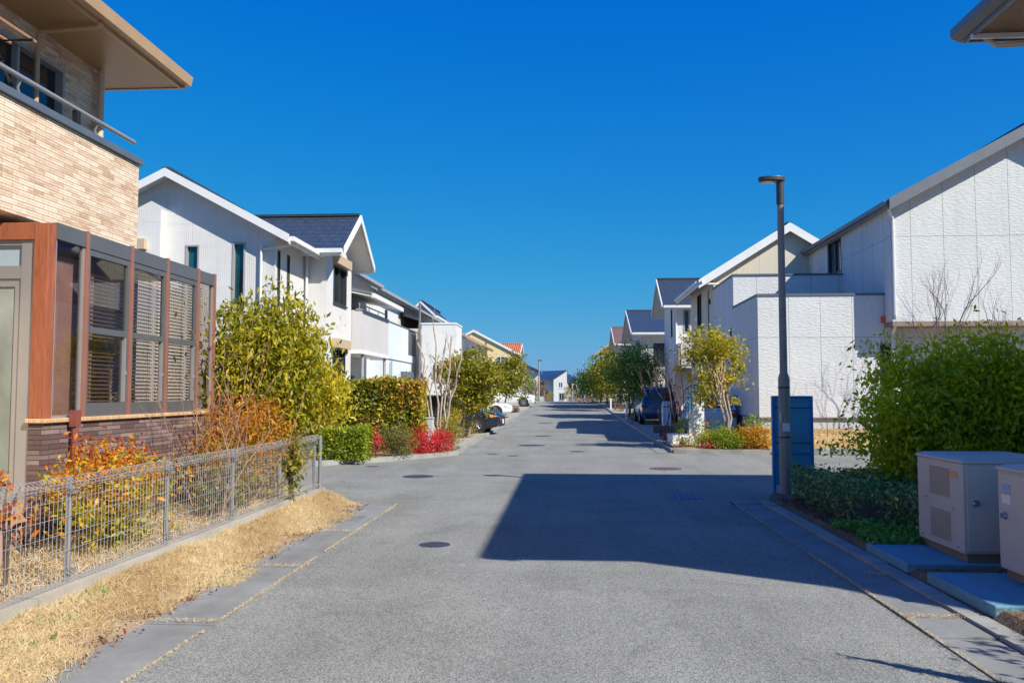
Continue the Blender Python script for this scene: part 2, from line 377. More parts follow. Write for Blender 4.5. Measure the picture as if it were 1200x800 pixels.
L['dark'] = m_leaf('leaf_dark_green', [(0,(.03,.06,.016)),(.6,(.07,.12,.024)),(1,(.15,.19,.035))], .25)
L['bush'] = m_leaf('leaf_bright_bush', [(0,(.13,.16,.012)),(.5,(.33,.38,.016)),(.9,(.52,.51,.022)),(1,(.62,.54,.04))], .5)
L['low'] = m_leaf('leaf_low_hedge', [(0,(.025,.045,.024)),(.6,(.06,.10,.04)),(.95,(.12,.16,.06)),(1,(.3,.3,.04))], .2, .35)
L['cover'] = m_leaf('leaf_ground_cover', [(0,(.03,.08,.016)),(.6,(.07,.17,.03)),(1,(.13,.23,.05))], .3)
L['straw'] = m_leaf('straw', [(0,(.46,.32,.17)),(.4,(.66,.51,.31)),(.8,(.77,.64,.43)),(1,(.82,.73,.55))], .25, .7)
L['litter'] = m_leaf('dead_leaf', [(0,(.10,.045,.03)),(.5,(.20,.09,.05)),(.8,(.32,.17,.09)),(1,(.34,.045,.03))], .1, .7)
L['brown'] = m_leaf('leaf_dry_brown', [(0,(.14,.075,.04)),(.5,(.24,.14,.07)),(1,(.30,.20,.09))], .2)

# ------------------------------------------------------------------ foliage
def unit(a): return a / np.maximum(np.linalg.norm(a, axis=1, keepdims=True), 1e-9)
def leaves(name, P, length, width, mat, parent=None, bias=(0,0,0), bk=0., rnd=None, kind=None, jitter=.35, face=.9):
    n = len(P); d = unit(rng.normal(size=(n,3)) + np.array(bias) * bk)
    nb = rng.normal(size=(n,3)) + np.array((.45,-.35,.75)) * face; s = unit(np.cross(nb, d)); nn = np.cross(d, s)
    l = length * (1 + rng.normal(size=(n,1)) * jitter * .6).clip(.4, 1.8); w = width * l / length
    V = np.stack([P - d*l*.5, P + s*w*.5 + nn*w*.18, P + d*l*.5, P - s*w*.5 + nn*w*.18], 1).reshape(-1, 3)
    org = ORG[parent] if parent else Vector((0,0,0)); V = V - np.array(org)
    me = bpy.data.meshes.new(name); me.vertices.add(4*n); me.vertices.foreach_set('co', V.astype(np.float32).ravel())
    me.loops.add(4*n); me.loops.foreach_set('vertex_index', np.arange(4*n, dtype=np.int32))
    me.polygons.add(n); me.polygons.foreach_set('loop_start', np.arange(0, 4*n, 4, dtype=np.int32))
    at = me.attributes.new('rnd', 'FLOAT', 'FACE')
    if rnd is None: rnd = rng.random(n)
    at.data.foreach_set('value', np.clip(rnd, 0, 1).astype(np.float32))
    me.materials.append(mat); me.update(calc_edges=True); me.validate()
    o = bpy.data.objects.new(name, me); COL.objects.link(o)
    if parent: o.parent = parent
    ORG[o] = org.copy() if parent else Vector((0,0,0))
    if kind: o['kind'] = kind
    return o
def clumps(c, r, nc, per, cr, shell=.35, zmin=None, var=.17):
    """points in irregular clumps spread through an ellipsoid"""
    d = unit(rng.normal(size=(nc,3))); q = (shell + (1-shell) * rng.random((nc,1)) ** .5)
    C = np.array(c) + d * q * np.array(r) * (1 + var * rng.normal(size=(nc,1))).clip(.5, 1.4)
    k = rng.poisson(per, nc); P = np.repeat(C, k, 0); s = np.repeat(cr * (.6 + .8 * rng.random((nc,1))), k, 0)
    P = P + rng.normal(size=P.shape) * s * np.array([1,1,.75])
    tone = np.repeat(rng.random(nc), k)
    if zmin is not None:
        ok = P[:,2] > zmin; P, tone = P[ok], tone[ok]
    return P, tone
def hedgepts(x0, x1, y0, y1, z0, z1, n, depth=.12, rough=.05):
    u = rng.random((n,3)); fc = rng.random(n)
    A = np.array([(x1-x0)*(z1-z0)*1.3, (x1-x0)*(z1-z0)*.5, (y1-y0)*(z1-z0), (y1-y0)*(z1-z0), (x1-x0)*(y1-y0)*1.2]); A = np.cumsum(A / A.sum())
    k = np.searchsorted(A, fc); dd = np.abs(rng.normal(size=n)) * depth
    P = np.array([x0,y0,z0]) + u * np.array([x1-x0, y1-y0, z1-z0])
    P[k==0,1] = y0 + dd[k==0]; P[k==1,1] = y1 - dd[k==1]; P[k==2,0] = x0 + dd[k==2]; P[k==3,0] = x1 - dd[k==3]; P[k==4,2] = z1 - dd[k==4]
    w = np.sin(P[:,0]*3.1+1)*np.sin(P[:,1]*2.7) * rough + np.sin(P[:,0]*9+P[:,1]*7)*rough*.5
    P[:,2] += w * (P[:,2]-z0) / (z1-z0); P += rng.normal(size=P.shape) * rough * .5
    return P
def grow(mb, p, d, length, r, depth, spread=.5, up=.15, taper=.62, kids=(2,3), wob=.18, ends=None, n=5):
    """recursive tapered limb"""
    pts = [Vector(p)]; rs = [r]; d = Vector(d).normalized(); seg = 4
    for i in range(seg):
        d = (d + Vector((random.gauss(0,wob), random.gauss(0,wob), random.gauss(0,wob) + up*.4))).normalized()
        pts.append(pts[-1] + d * length / seg); rs.append(r * (1 - (1-taper) * (i+1)/seg))
    mb.tube(pts, rs, n if r > .012 else 4)
    if ends is not None: ends += [pts[-1], pts[2]]
    if depth > 0:
        for k in range(random.randint(*kids)):
            a = random.random() * 6.283; o = d.orthogonal().normalized(); o.rotate(Matrix.Rotation(a, 3, d))
            nd = d + o * random.uniform(.5, 1.2) * spread * 1.6 + Vector((0,0,up))
            st = pts[random.choice([2,3,4,4])] if k else pts[-1]
            grow(mb, st, nd, length * random.uniform(.6,.85), rs[-1] * (.9 if k == 0 else .7), depth-1, spread, up, taper, kids, wob, ends, n)
def bush(name, label, cat, c, r, n, leaf, mat, group=None, nc=None, bias=(0,0,1), bk=.4, stems=5, zb=None, shell=.3, stem_mat='bark_dark', cr=.16, rnd=None, aspect=.42):
    zb = c[2]-r[2] if zb is None else zb
    t = thing(name, label, cat, (c[0], c[1], zb), group)
    nc = nc or max(10, n // 28)
    P, tone = clumps(c, r, nc, n / nc, cr * min(r), shell, zb + .02, .12)
    rv = (.45*tone + .55*rng.random(len(P))) if rnd is None else rnd(P, tone)
    leaves('foliage', P, leaf, leaf*aspect, mat, t, bias, bk, rv)
    mb = MB()
    for i in range(stems):
        a = random.random()*6.28; q = random.random()*.8
        mb.tube([(c[0]+.08*math.cos(a), c[1]+.08*math.sin(a), zb-.03), (c[0]+q*.5*r[0]*math.cos(a), c[1]+q*.5*r[1]*math.sin(a), c[2]-r[2]*.2), (c[0]+q*r[0]*math.cos(a), c[1]+q*r[1]*math.sin(a), c[2]+r[2]*.45)], [.014,.010,.005], 5)
    mb.build('stem', M[stem_mat], t, True)
    return t
def tree(name, label, cat, base, trunk_h, c, r, n, leaf, lmat, bark='bark_grey', group=None, tr=.06, stems=1, per=26, cr=.2, bias=(0,0,-1), bk=.3, shell=.35, limbs=9, rnd=None, aspect=.5, zmin=None):
    t = thing(name, label, cat, base, group)
    nc = max(12, n // per); P, tone = clumps(c, r, nc, per, cr * min(r), shell, zmin)
    rv = (.5*tone + .5*rng.random(len(P))) if rnd is None else rnd(P, tone)
    mb = MB(); b = Vector(base)
    for s in range(stems):
        o = Vector((random.gauss(0,.07), random.gauss(0,.07), 0)) * (stems > 1)
        top = Vector((c[0] + random.gauss(0,.25)*r[0], c[1] + random.gauss(0,.25)*r[1], c[2] + r[2]*random.uniform(.1,.5)))
        fork = Vector((b.x + o.x*3 + random.gauss(0,.03), b.y + o.y*3, b.z + trunk_h))
        pts = [b + o - Vector((0,0,.05)), (b + o).lerp(fork, .5) + Vector((random.gauss(0,.02), random.gauss(0,.02), 0)), fork, fork.lerp(top, .5) + Vector((random.gauss(0,.08),0,0)), top]
        mb.tube(pts, [tr, tr*.85, tr*.7, tr*.45, tr*.15], 7)
        for k in range(limbs):
            q = Vector(P[random.randrange(len(P))]); st = fork.lerp(top, random.random()*.8)
            mid = st.lerp(q, .5) + Vector((random.gauss(0,.08), random.gauss(0,.08), .06))
            mb.tube([st, mid, q], [tr*.35, tr*.2, tr*.06], 5)
    mb.build('trunk', M[bark], t, True)
    leaves('crown', P, leaf, leaf*aspect, lmat, t, bias, bk, rv)
    return t

# ------------------------------------------------------------------ building kit
def TW(face, plane, u, d, z):
    return (u, plane - d, z) if face == '-Y' else (plane + d, u, z) if face == '+X' else (plane - d, u, z) if face == '-X' else (u, plane + d, z)
def fbox(mb, face, plane, u0, u1, d0, d1, z0, z1, mi=0):
    a = TW(face, plane, u0, d0, z0); b = TW(face, plane, u1, d1, z1); mb.box(a[0], b[0], a[1], b[1], a[2], b[2], mi)
def wallface(mb, face, plane, u0, u1, z0, z1, holes=(), dep=.11):
    us = sorted({u0, u1, *[h[0] for h in holes], *[h[1] for h in holes]}); zs = sorted({z0, z1, *[h[2] for h in holes], *[h[3] for h in holes]})
    for a, b in zip(us, us[1:]):
        for c, d in zip(zs, zs[1:]):
            m = ((a+b)/2, (c+d)/2)
            if any(h[0] < m[0] < h[1] and h[2] < m[1] < h[3] for h in holes): continue
            mb.add([TW(face,plane,a,0,c), TW(face,plane,b,0,c), TW(face,plane,b,0,d), TW(face,plane,a,0,d)], [(0,1,2,3)])
    for h in holes:
        q = [(h[0],h[2]),(h[1],h[2]),(h[1],h[3]),(h[0],h[3])]
        for i in range(4):
            a, b = q[i], q[(i+1)%4]
            mb.add([TW(face,plane,a[0],0,a[1]), TW(face,plane,b[0],0,b[1]), TW(face,plane,b[0],-dep,b[1]), TW(face,plane,a[0],-dep,a[1])], [(0,1,2,3)])
def window(root, face, plane, h, mull=1, frame='alu_grey', glass='glass_dark', sill=True, box=None, dep=.11, fw=.045, hb=0):
    u0, u1, z0, z1 = h; mb = MB(); f = fw
    fbox(mb,face,plane,u0,u1,-dep,.02,z0,z0+f); fbox(mb,face,plane,u0,u1,-dep,.02,z1-f,z1)
    fbox(mb,face,plane,u0,u0+f,-dep,.018,z0+f,z1-f); fbox(mb,face,plane,u1-f,u1,-dep,.018,z0+f,z1-f)
    for k in range(1, mull+1):
        c = u0 + (u1-u0)*k/(mull+1); fbox(mb,face,plane,c-f*.45,c+f*.45,-dep+.01,-.01,z0+f,z1-f)
    for k in range(1, hb+1):
        c = z0 + (z1-z0)*k/(hb+1); fbox(mb,face,plane,u0+f,u1-f,-dep+.012,-.012,c-f*.4,c+f*.4)
    if sill: fbox(mb,face,plane,u0-.03,u1+.03,.003,.06,z0-.035,z0-.002)
    w = mb.build('window', M[frame], root)
    p = MB(); fbox(p,face,plane,u0+f*.5,u1-f*.5,-dep-.01,-dep+.025,z0+f*.5,z1-f*.5); p.build('pane', M[glass], w)
    if box:
        b = MB(); fbox(b,face,plane,u0-.08,u1+.08,.002,.17,z1+.02,z1+.30); b.build('shutter_box', M[box], w, bevel=.01)
    return w
def block(root, x0, x1, y0, y1, z0, z1, mat, wins=(), faces=('-Y','+X','-X','+Y')):
    """walls with real openings; wins = (face, u0, u1, z0, z1, dict)"""
    mb = MB()
    for fc in faces:
        pl = {'-Y': y0, '+Y': y1, '+X': x1, '-X': x0}[fc]; a, b = (x0, x1) if fc in ('-Y','+Y') else (y0, y1)
        wallface(mb, fc, pl, a, b, z0, z1, [w[1:5] for w in wins if w[0] == fc])
    o = mb.build('wall', mat, root)
    for w in wins:
        pl = {'-Y': y0, '+Y': y1, '+X': x1, '-X': x0}[w[0]]
        window(root, w[0], pl, w[1:5], **(w[5] if len(w) > 5 else {}))
    return o
def gable(root, x0, x1, y0, y1, zp, zr, axis, oe, og, tile, fascia, soffit, wall, thk=.16, rp=.5, gut=True, ends=(1,1), gable_ends=(1,1), bh=.22, snow=False):
    """gable roof. axis = ridge direction; wall-plate height zp, ridge height zr, eave and gable overhangs"""
    if axis == 'Y': a0, a1, b0, b1 = x0, x1, y0, y1
    else: a0, a1, b0, b1 = y0, y1, x0, x1
    m = a0 + (a1-a0)*rp; P = (lambda a, b, z: (a, b, z)) if axis == 'Y' else (lambda a, b, z: (b, a, z))
    sl0 = (zr-zp)/(m-a0); sl1 = (zr-zp)/(a1-m); e0, e1 = oe if isinstance(oe, tuple) else (oe, oe)
    B0, B1 = b0 - og*ends[0], b1 + og*ends[1]; lift = thk
    z0e, z1e = zp - sl0*e0, zp - sl1*e1
    mb = MB()
    mb.slab([P(a0-e0,B0,z0e+lift), P(m,B0,zr+lift), P(m,B1,zr+lift), P(a0-e0,B1,z0e+lift)], thk*.6)
    mb.slab([P(m,B0,zr+lift), P(a1+e1,B0,z1e+lift), P(a1+e1,B1,z1e+lift), P(m,B1,zr+lift)], thk*.6)
    mb.beam(P(m,B0+.01,zr+lift+.02), P(m,B1-.01,zr+lift+.02), .2, .07)
    roof = mb.build('roof', tile, root)
    f = MB()
    for bb, sg in ((B0, -1), (B1, 1)):
        o = sg*.03
        f.beam(P(a0-e0, bb+o, z0e+lift-bh*.45), P(m, bb+o, zr+lift-bh*.45), .05, bh)
        f.beam(P(m, bb+o*1.02, zr+lift-bh*.45), P(a1+e1, bb+o*1.02, z1e+lift-bh*.45), .05, bh)
    if gut:
        for aa, zz, sg in ((a0-e0, z0e, -1), (a1+e1, z1e, 1)):
            f.beam(P(aa+sg*.06, B0+.03, zz+lift-.10), P(aa+sg*.06, B1-.03, zz+lift-.10), .12, .12)
            f.beam(P(aa-sg*.0, B0+.02, zz+lift-.16), P(aa, B1-.02, zz+lift-.16), .03, .16)
    f.build('fascia', fascia, root)
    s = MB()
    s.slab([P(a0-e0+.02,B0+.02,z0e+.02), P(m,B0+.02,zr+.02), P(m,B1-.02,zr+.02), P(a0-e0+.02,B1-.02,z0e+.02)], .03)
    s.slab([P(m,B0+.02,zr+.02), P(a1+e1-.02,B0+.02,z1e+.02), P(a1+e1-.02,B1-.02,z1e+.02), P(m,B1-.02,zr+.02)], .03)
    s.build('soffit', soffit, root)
    for bb, on in ((b0, gable_ends[0]), (b1, gable_ends[1])):
        if on: w = MB(); w.add([P(a0,bb,zp), P(a1,bb,zp), P(m,bb,zr+.01)], [(0,1,2)]); w.build('gable_wall', wall, root)
    return roof
def box_wing(root, x0, x1, y0, y1, z0, z1, mat, cap, wins=()):
    """flat roofed block with a metal parapet cap"""
    o = block(root, x0, x1, y0, y1, z0, z1, mat, wins)
    r = MB(); r.box(x0+.1, x1-.1, y0+.1, y1-.1, z1-.35, z1-.3); r.build('roof', M['fascia_grey'], root)
    c = MB()
    c.box(x0-.03,x1+.03,y0-.03,y0+.14,z1+.002,z1+.07); c.box(x0-.03,x1+.03,y1-.14,y1+.03,z1+.002,z1+.07)
    c.box(x0-.03,x0+.14,y0+.14,y1-.14,z1+.002,z1+.07); c.box(x1-.14,x1+.03,y0+.14,y1-.14,z1+.002,z1+.07)
    c.build('parapet_cap', cap, root)
    return o

# ================================================================== SETTING
mb = MB()
xs = [-400,-150,-60,-30,-12,12,30,60,150,400]; ys = [-60,-20,0,15,24] + list(range(30,180,6)) + [200,260,400,800]
for i in range(len(xs)-1):
    for j in range(len(ys)-1):
        a, b, c, d = xs[i], xs[i+1], ys[j], ys[j+1]
        mb.add([(a,c,gz(c)-.06),(b,c,gz(c)-.06),(b,d,gz(d)-.06),(a,d,gz(d)-.06)], [(0,1,2,3)])
mb.struct('ground', M['field'])
# road sheet: main street, intersection, cross street
road = MB()
def rquad(pts): road.add([(x,y,z) for x,y,z in pts], [tuple(range(len(pts)))])
for y in range(-12, 12, 3): rquad([(-2.5,y,0),(2.44,y,0),(2.44,y+3,0),(-2.5,y+3,0)])
rquad([(-2.5,12,0),(2.44,12,0),(2.44,12.6,0),(-2.5,12.6,0)])
rquad([(-2.5,12.6,0),(2.44,12.6,0),(2.44,13.2,0),(3.2,13.75,0),(3.2,14,0),(-40,14,0),(-40,12.9,0),(-3.4,12.9,0)])
rquad([(-40,14,0),(60,14,0),(60,18.6,0),(-40,18.6,0)]); rquad([(3.2,13.9,-.001),(60,13.9,-.001),(60,14,-.001),(3.2,14,-.001)])
rquad([(-5.8,18.6,0),(60,18.6,0),(60,19.2,0),(-5.6,19.2,0)])
rquad([(-5.6,19.2,0),(60,19.2,0),(60,23.25,0),(2.8,23.6,0),(2.44,23.7,0),(-2.5,23.7,0),(-2.9,22.5,0),(-4.1,20.7,0)])
yy = [23.7] + list(range(25, 96, 2)) + list(range(98, 200, 6))
for a, b in zip(yy, yy[1:]): rquad([(-2.5,a,gz(a)),(2.44,a,gz(a)),(2.44,b,gz(b)),(-2.5,b,gz(b))])
rquad([(-60,98,gz(98)+.004),(60,98,gz(98)+.004),(60,104,gz(104)+.004),(-60,104,gz(104)+.004)])
road.struct('road', M['asphalt'])
def strip(mb, x0, x1, ya, yb, zo, t, step=2.0, gap=.012, wob=0):
    y = ya
    while y < yb - .01:
        e = min(y + step, yb); w = random.uniform(-wob, wob)
        a, b = y + gap/2, e - gap/2
        mb.add([(x0,a,gz(a)+zo+w),(x1,a,gz(a)+zo+w),(x1,b,gz(b)+zo+w),(x0,b,gz(b)+zo+w),(x0,a,gz(a)+zo-t),(x1,a,gz(a)+zo-t),(x1,b,gz(b)+zo-t),(x0,b,gz(b)+zo-t)],
               [(0,1,2,3),(0,4,5,1),(1,5,6,2),(2,6,7,3),(3,7,4,0)]); y = e
g = MB()
strip(g, -3.02, -2.5, -12, 12.5, .012, .1, 2.0, .014, .004)
g.add([(-3.02,12.51,.012),(-2.53,12.51,.012),(-3.35,12.92,.012),(-3.75,12.92,.012)], [(0,1,2,3)])
strip(g, 2.45, 2.86, -12, 12.9, .012, .1, 2.0, .014, .004)
g.add([(2.45,12.91,.012),(2.86,12.91,.014),(3.2,13.3,.014),(3.2,13.72,.012),(2.46,13.18,.012)], [(0,1,2,3,4)])
strip(g, -2.96, -2.5, 22.75, 97, .012, .1, 2.0, .014); strip(g, 2.45, 2.86, 23.7, 97, .012, .1, 2.0, .014)
g.struct('gutter', M['gutter'])
k = MB()
strip(k, 2.87, 3.02, -12, 13.2, .04, .2, .6, .010, .004)
strip(k, -3.1, -2.97, 24.5, 97, .10, .2, .6, .012); strip(k, 2.87, 3.0, 24.2, 97, .10, .2, .6, .012)
def kline(pts, w=.14, h=.13):
    for p, q in zip(pts, pts[1:]): k.beam((*p, h/2-.02), (*q, h/2-.02), w, h)
kline([(-40,18.75),(-5.75,19.0),(-4.25,20.6),(-3.35,21.95),(-2.95,22.75),(-2.99,24.5)]); kline([(2.93,24.2),(2.9,23.78),(5.6,23.5)])
k.struct('kerb', M['kerb'])
ft = MB(); strip(ft, -3.98, -3.80, -6, 13.3, .17, .3, 2.4, .01, .006); ft.struct('kerb', M['footing'])
# plots of land
def plot(name, mat, rows, zf, nx=14, k_=None):
    mb = MB(); g = []
    for y, xl, xr in rows: g.append([(xl + (xr-xl)*i/nx, y) for i in range(nx+1)])
    for a, b in zip(g, g[1:]):
        for i in range(nx):
            q = [a[i], a[i+1], b[i+1], b[i]]; mb.add([(x,y,zf(x,y)) for x,y in q], [(0,1,2,3)])
    o = mb.struct(name, mat, smooth=True); return o
def rr(y0, y1, st, xl, xr): 
    n = max(1, int((y1-y0)/st)); return [(y0+(y1-y0)*i/n, xl, xr) for i in range(n+1)]
bmp = lambda x, y: .02*math.sin(x*3.1+y*1.7) + .015*math.sin(y*5.3-x*2)
plot('ground', M['soil'], [(-8,-30,-3.97)] + rr(0,13.3,.5,-16,-3.97), lambda x, y: .13 + bmp(x,y)*.6, 22)
plot('verge', M['verge'], rr(-6,12.5,.3,-3.82,-2.97) + [(12.9,-3.95,-3.3),(13.4,-4.2,-3.6)], lambda x, y: -.01 + .09*min(1,max(0,(-2.97-x)/.75)) + bmp(x,y)*.7*min(1,max(0,(-2.97-x)/.3)), 14)
plot('ground', M['soil'], [(18.85,-40,-5.85),(19.3,-40,-5.55),(20.6,-40,-4.3),(21.9,-40,-3.42),(22.8,-40,-3.06)] + rr(24,24.8,1,-40,-3.1), lambda x, y: .10 + bmp(x,y), 40)
plot('ground', M['drive'], rr(24.8,97,2.5,-40,-3.1), lambda x, y: gz(y) + .085, 6)
plot('ground', M['dirt'], rr(-8,13.2,.5,3.0,14) + [(13.75,3.2,14)], lambda x, y: -.02 + .10*min(1,max(0,x-3.0)/.12) + bmp(x,y)*.4, 90)
plot('ground', M['lawn'], rr(23.5,26.2,.3,5.5,30), lambda x, y: .10 + .42*sstep(23.6,25.6,y) + bmp(x*1.3,y)*.8, 40)
plot('ground', M['soil'], rr(23.72,26.2,.5,2.95,5.5), lambda x, y: .10 + .06*sstep(23.7,25,y) + bmp(x,y), 10)
plot('ground', M['drive'], rr(26.2,97,2.5,2.98,40), lambda x, y: gz(y) + .085, 6)

# ================================================================== LEFT: beige tiled house with sunroom
h1 = thing('house', 'beige stone tiled house with brown glazed sunroom and balcony beside the mesh fence', 'house', (-8,6,.13))
W = MB(); W.box(-13,-6.3,1,12.1,.1,3.3); W.build('ground_floor_wall', M['stone'], h1)
W = MB(); wallface(W,'+X',-6.35,0,11.1,3.75,6.02,[(6.2,7.9,3.85,5.72),(8.45,10.2,3.85,5.72)]); wallface(W,'+Y',11.1,-13,-6.35,3.2,6.02); wallface(W,'-Y',0,-13,-6.35,3.2,6.02); W.build('upper_wall', M['stone'], h1)
for u in ((6.2,7.9),(8.45,10.2)): window(h1,'+X',-6.35,(u[0],u[1],3.85,5.72),1,'alu_grey','glass_dark',False)
W = MB(); W.box(-5.72,-5.6,-1,10.7,3.46,4.62); W.box(-6.35,-5.72,10.58,10.7,3.46,4.62); W.box(-6.35,-5.72,-1,10.58,3.46,3.6)
bw = W.build('balcony_wall', M['stone'], h1)
W = MB(); W.box(-5.76,-5.56,-1.02,10.74,4.625,4.71); W.box(-6.34,-5.76,10.54,10.74,4.625,4.71); W.build('parapet_cap', M['cap'], bw, bevel=.008)
W = MB(); W.tube([(-5.62,-1,4.90),(-5.62,10.60,4.90)], .028, 10)
for y in (1.2,3.1,5,6.9,8.3,9.75): W.tube([(-5.66,y+.05,4.70),(-5.66,y,4.80),(-5.62,y,4.90)], .014, 6)
W.build('handrail', M['alu'], bw, True)
for y in (6.8, 8.35): W = MB(); W.tube([(-5.66,y-.1,4.72),(-5.98,y,5.32),(-5.55,y,5.32)], .016, 6); W.build('laundry_bracket', M['black'], bw)
for x in (-5.62, -5.9): W = MB(); W.tube([(x,3,5.36),(x,8.5,5.36)], .02, 8); W.build('laundry_pole', M['copper'], bw, True)
W = MB(); W.box(-5.65,-5.59,9.26,9.33,4.72,4.88); W.build('pole_clip', M['black'], bw)
# hipped roof
zr0 = 6.02
e = (-13.8,-5.42,-2,11.72)
rv = [(e[0],e[2]),(e[1],e[2]),(e[1],e[3]),(e[0],e[3])]
W = MB(); b4 = [(x,y,zr0+.20) for x,y in rv]; rid = [(-9.6,2.2,7.7),(-9.6,7.5,7.7)]
W.add(b4+rid+[(x,y,zr0+.12) for x,y in rv], [(0,1,4),(1,2,5,4),(2,3,5),(3,0,4,5),(6,7,8,9)])
W.build('roof', M['roof_y'], h1)
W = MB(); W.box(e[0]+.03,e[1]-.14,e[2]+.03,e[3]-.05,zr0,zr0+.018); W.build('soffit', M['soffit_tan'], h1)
W = MB(); W.box(e[1]-.135,e[1]-.10,e[2],e[3]-.04,zr0-.012,zr0+.15); W.box(e[0],e[1]-.06,e[3]-.045,e[3],zr0-.012,zr0+.19); W.build('fascia', M['fascia_tan'], h1)
W = MB(); pr = [(e[1]-.09,zr0+.03),(e[1]+.02,zr0+.03),(e[1]+.05,zr0+.16),(e[1]+.02,zr0+.18),(e[1]-.09,zr0+.18)]
W.extr([(x,e[2],z) for x,z in pr], (0,e[3]-e[2]+.02,0)); W.build('gutter', M['fascia_tan'], h1)
W = MB(); W.tube([(-5.5,9.55,6.03),(-5.55,9.55,5.98),(-6.26,9.55,5.94),(-6.28,9.55,5.86),(-6.28,9.55,4.6)], .03, 8); W.build('downpipe', M['fascia_tan'], h1, True)
W = MB(); W.tube([(-6.27,10.92,5.98),(-6.27,10.92,3.6)], .045, 10); W.build('downpipe', M['pipe_tan'], h1, True)
W = MB(); W.box(-6.36,-6.30,4,8.2,5.82,5.9); W.build('shutter_rail', M['alu_grey'], h1)
# sunroom
SX = -5.2; Y0, Y1 = 8.2, 12.24
W = MB(); W.box(SX-.12,SX,Y0,Y1,.10,1.345); W.box(-5.36,SX-.12,Y0,Y0+.12,.10,1.345); W.box(-6.3,SX-.12,Y1-.12,Y1,.1,1.345); W.build('brick_base', M['brick'], h1)
W = MB(); W.box(SX-.14,SX+.035,Y0-.035,Y1+.035,1.347,1.392); W.box(-5.38,SX-.14,Y0-.035,Y0+.14,1.347,1.392); W.build('sill', M['sill_wood'], h1, bevel=.008)
W = MB(); W.box(SX-.155,SX-.005,Y0-.01,Y0+.13,1.393,3.36); W.build('corner_post', M['wood_post'], h1, bevel=.006)
W = MB(); W.box(-8.2,SX-.156,Y0-.005,Y0+.125,3.19,3.365); W.build('beam', M['wood_post'], h1, bevel=.006)
W = MB(); W.box(-6.3,SX-.02,Y0+.14,Y1,3.30,3.36); W.box(-8.2,-6.3,Y0+.14,10,3.30,3.36); W.build('sunroom_roof', M['alu_dark'], h1)
posts = [8.29,8.88,9.83,10.75,11.68,12.24]
W = MB()
for y in posts[1:]: W.box(SX-.07,SX+.012,y-.03,y+.03,1.393,3.40)
W.build('mullion', M['mullion'], h1)
W = MB(); 
for a, b in zip(posts, posts[1:]): W.box(SX-.06,SX+.004,a+.031,b-.031,3.22,3.385)
W.build('head_rail', M['alu_dark'], h1)
for i, (a, b) in enumerate(zip(posts, posts[1:])):
    a += .031; b -= .031; W = MB()
    if i in (0, 4):
        W.box(SX-.05,SX-.012,a,a+.03,1.393,3.219); W.box(SX-.05,SX-.012,b-.03,b,1.393,3.219); W.box(SX-.05,SX-.012,a+.03,b-.03,1.393,1.42); f = W.build('fixed_window', M['alu'], h1)
        p = MB(); p.box(SX-.036,SX-.030,a+.02,b-.02,1.41,3.22); p.build('pane', M['glass_clear'], f)
    else:
        t = .05
        W.box(SX-.05,SX-.004,a,a+t,1.393,3.219); W.box(SX-.05,SX-.004,b-t,b,1.393,3.219)
        W.box(SX-.05,SX-.006,a+t,b-t,3.15,3.219); W.box(SX-.05,SX-.006,a+t,b-t,1.393,1.54); W.box(SX-.05,SX+.006,a+t,b-t,2.30,2.37)
        f = W.build('sash_window', M['alu_dark'], h1)
        p = MB(); p.box(SX-.034,SX-.028,a+t*.6,b-t*.6,1.5,3.17); p.build('pane', M['glass_clear'], f)
        q = MB(); q.box(SX-.045,SX+.002,b-t-.035,b-t-.002,1.542,2.298); q.box(SX-.03,SX+.012,b-t-.02,b-t+.01,1.86,1.90); q.build('sash_stile', M['alu'], f)
    bl = MB()
    if i == 0:
        n = 40; bb_ = b + .5
        for j in range(n):
            y0 = a - .05 + (bb_-a)*j/n; y1 = a - .05 + (bb_-a)*(j+1)/n; xx = SX-.16 - .02*(j % 2)
            bl.add([(xx,y0,1.40),(SX-.16-.02*((j+1)%2),y1,1.40),(SX-.16-.02*((j+1)%2),y1,3.2),(xx,y0,3.2)], [(0,1,2,3)])
        bl.build('curtain', M['drape'], f)
    else:
        zz = 3.18
        while zz > 1.45:
            bl.add([(SX-.19,a+.01,zz),(SX-.19,b-.01,zz),(SX-.155,b-.01,zz-.022),(SX-.155,a+.01,zz-.022)], [(0,1,2,3)]); zz -= .046 if i < 4 else .04
        bl.tube([(SX-.15,a+.15,3.2),(SX-.15,a+.15,1.45)], .003, 4); bl.tube([(SX-.15,b-.15,3.2),(SX-.15,b-.15,1.45)], .003, 4)
        bl.build('blind', M['blind' if i < 4 else 'drape'], f)
W = MB(); W.box(-7.9,SX-.2,Y0+.3,Y1-.15,.14,.2); W.build('sunroom_floor', M['pink_wood'], h1)
# sunroom front: glazed door with transom
W = MB()
yd = Y0+.02
for x0, x1 in ((-5.50,-5.36),(-6.62,-6.48),(-7.75,-7.61)): W.box(x0,x1,yd,yd+.09,.47,3.188)
W.box(-7.61,-5.50,yd+.005,yd+.085,2.80,2.93); W.box(-7.61,-5.50,yd+.005,yd+.085,.47,.55); W.box(-7.61,-5.50,yd+.005,yd+.085,3.14,3.188)
W.build('door_frame', M['alu'], h1)
for x0, x1 in ((-6.48,-5.50),(-7.61,-6.62)):
    W = MB(); W.box(x0,x0+.07,yd+.02,yd+.06,.552,2.798); W.box(x1-.07,x1,yd+.02,yd+.06,.552,2.798); W.box(x0+.07,x1-.07,yd+.02,yd+.06,2.72,2.798); W.box(x0+.07,x1-.07,yd+.02,yd+.06,.552,.62)
    d = W.build('glass_door', M['alu'], h1); p = MB(); p.box(x0+.05,x1-.05,yd+.035,yd+.042,.6,2.75); p.build('pane', M['glass_door'], d)
    p = MB(); p.box(x0+.02,x1-.02,yd+.035,yd+.042,2.93,3.14); p.build('transom_pane', M['glass_transom_sky'], d)
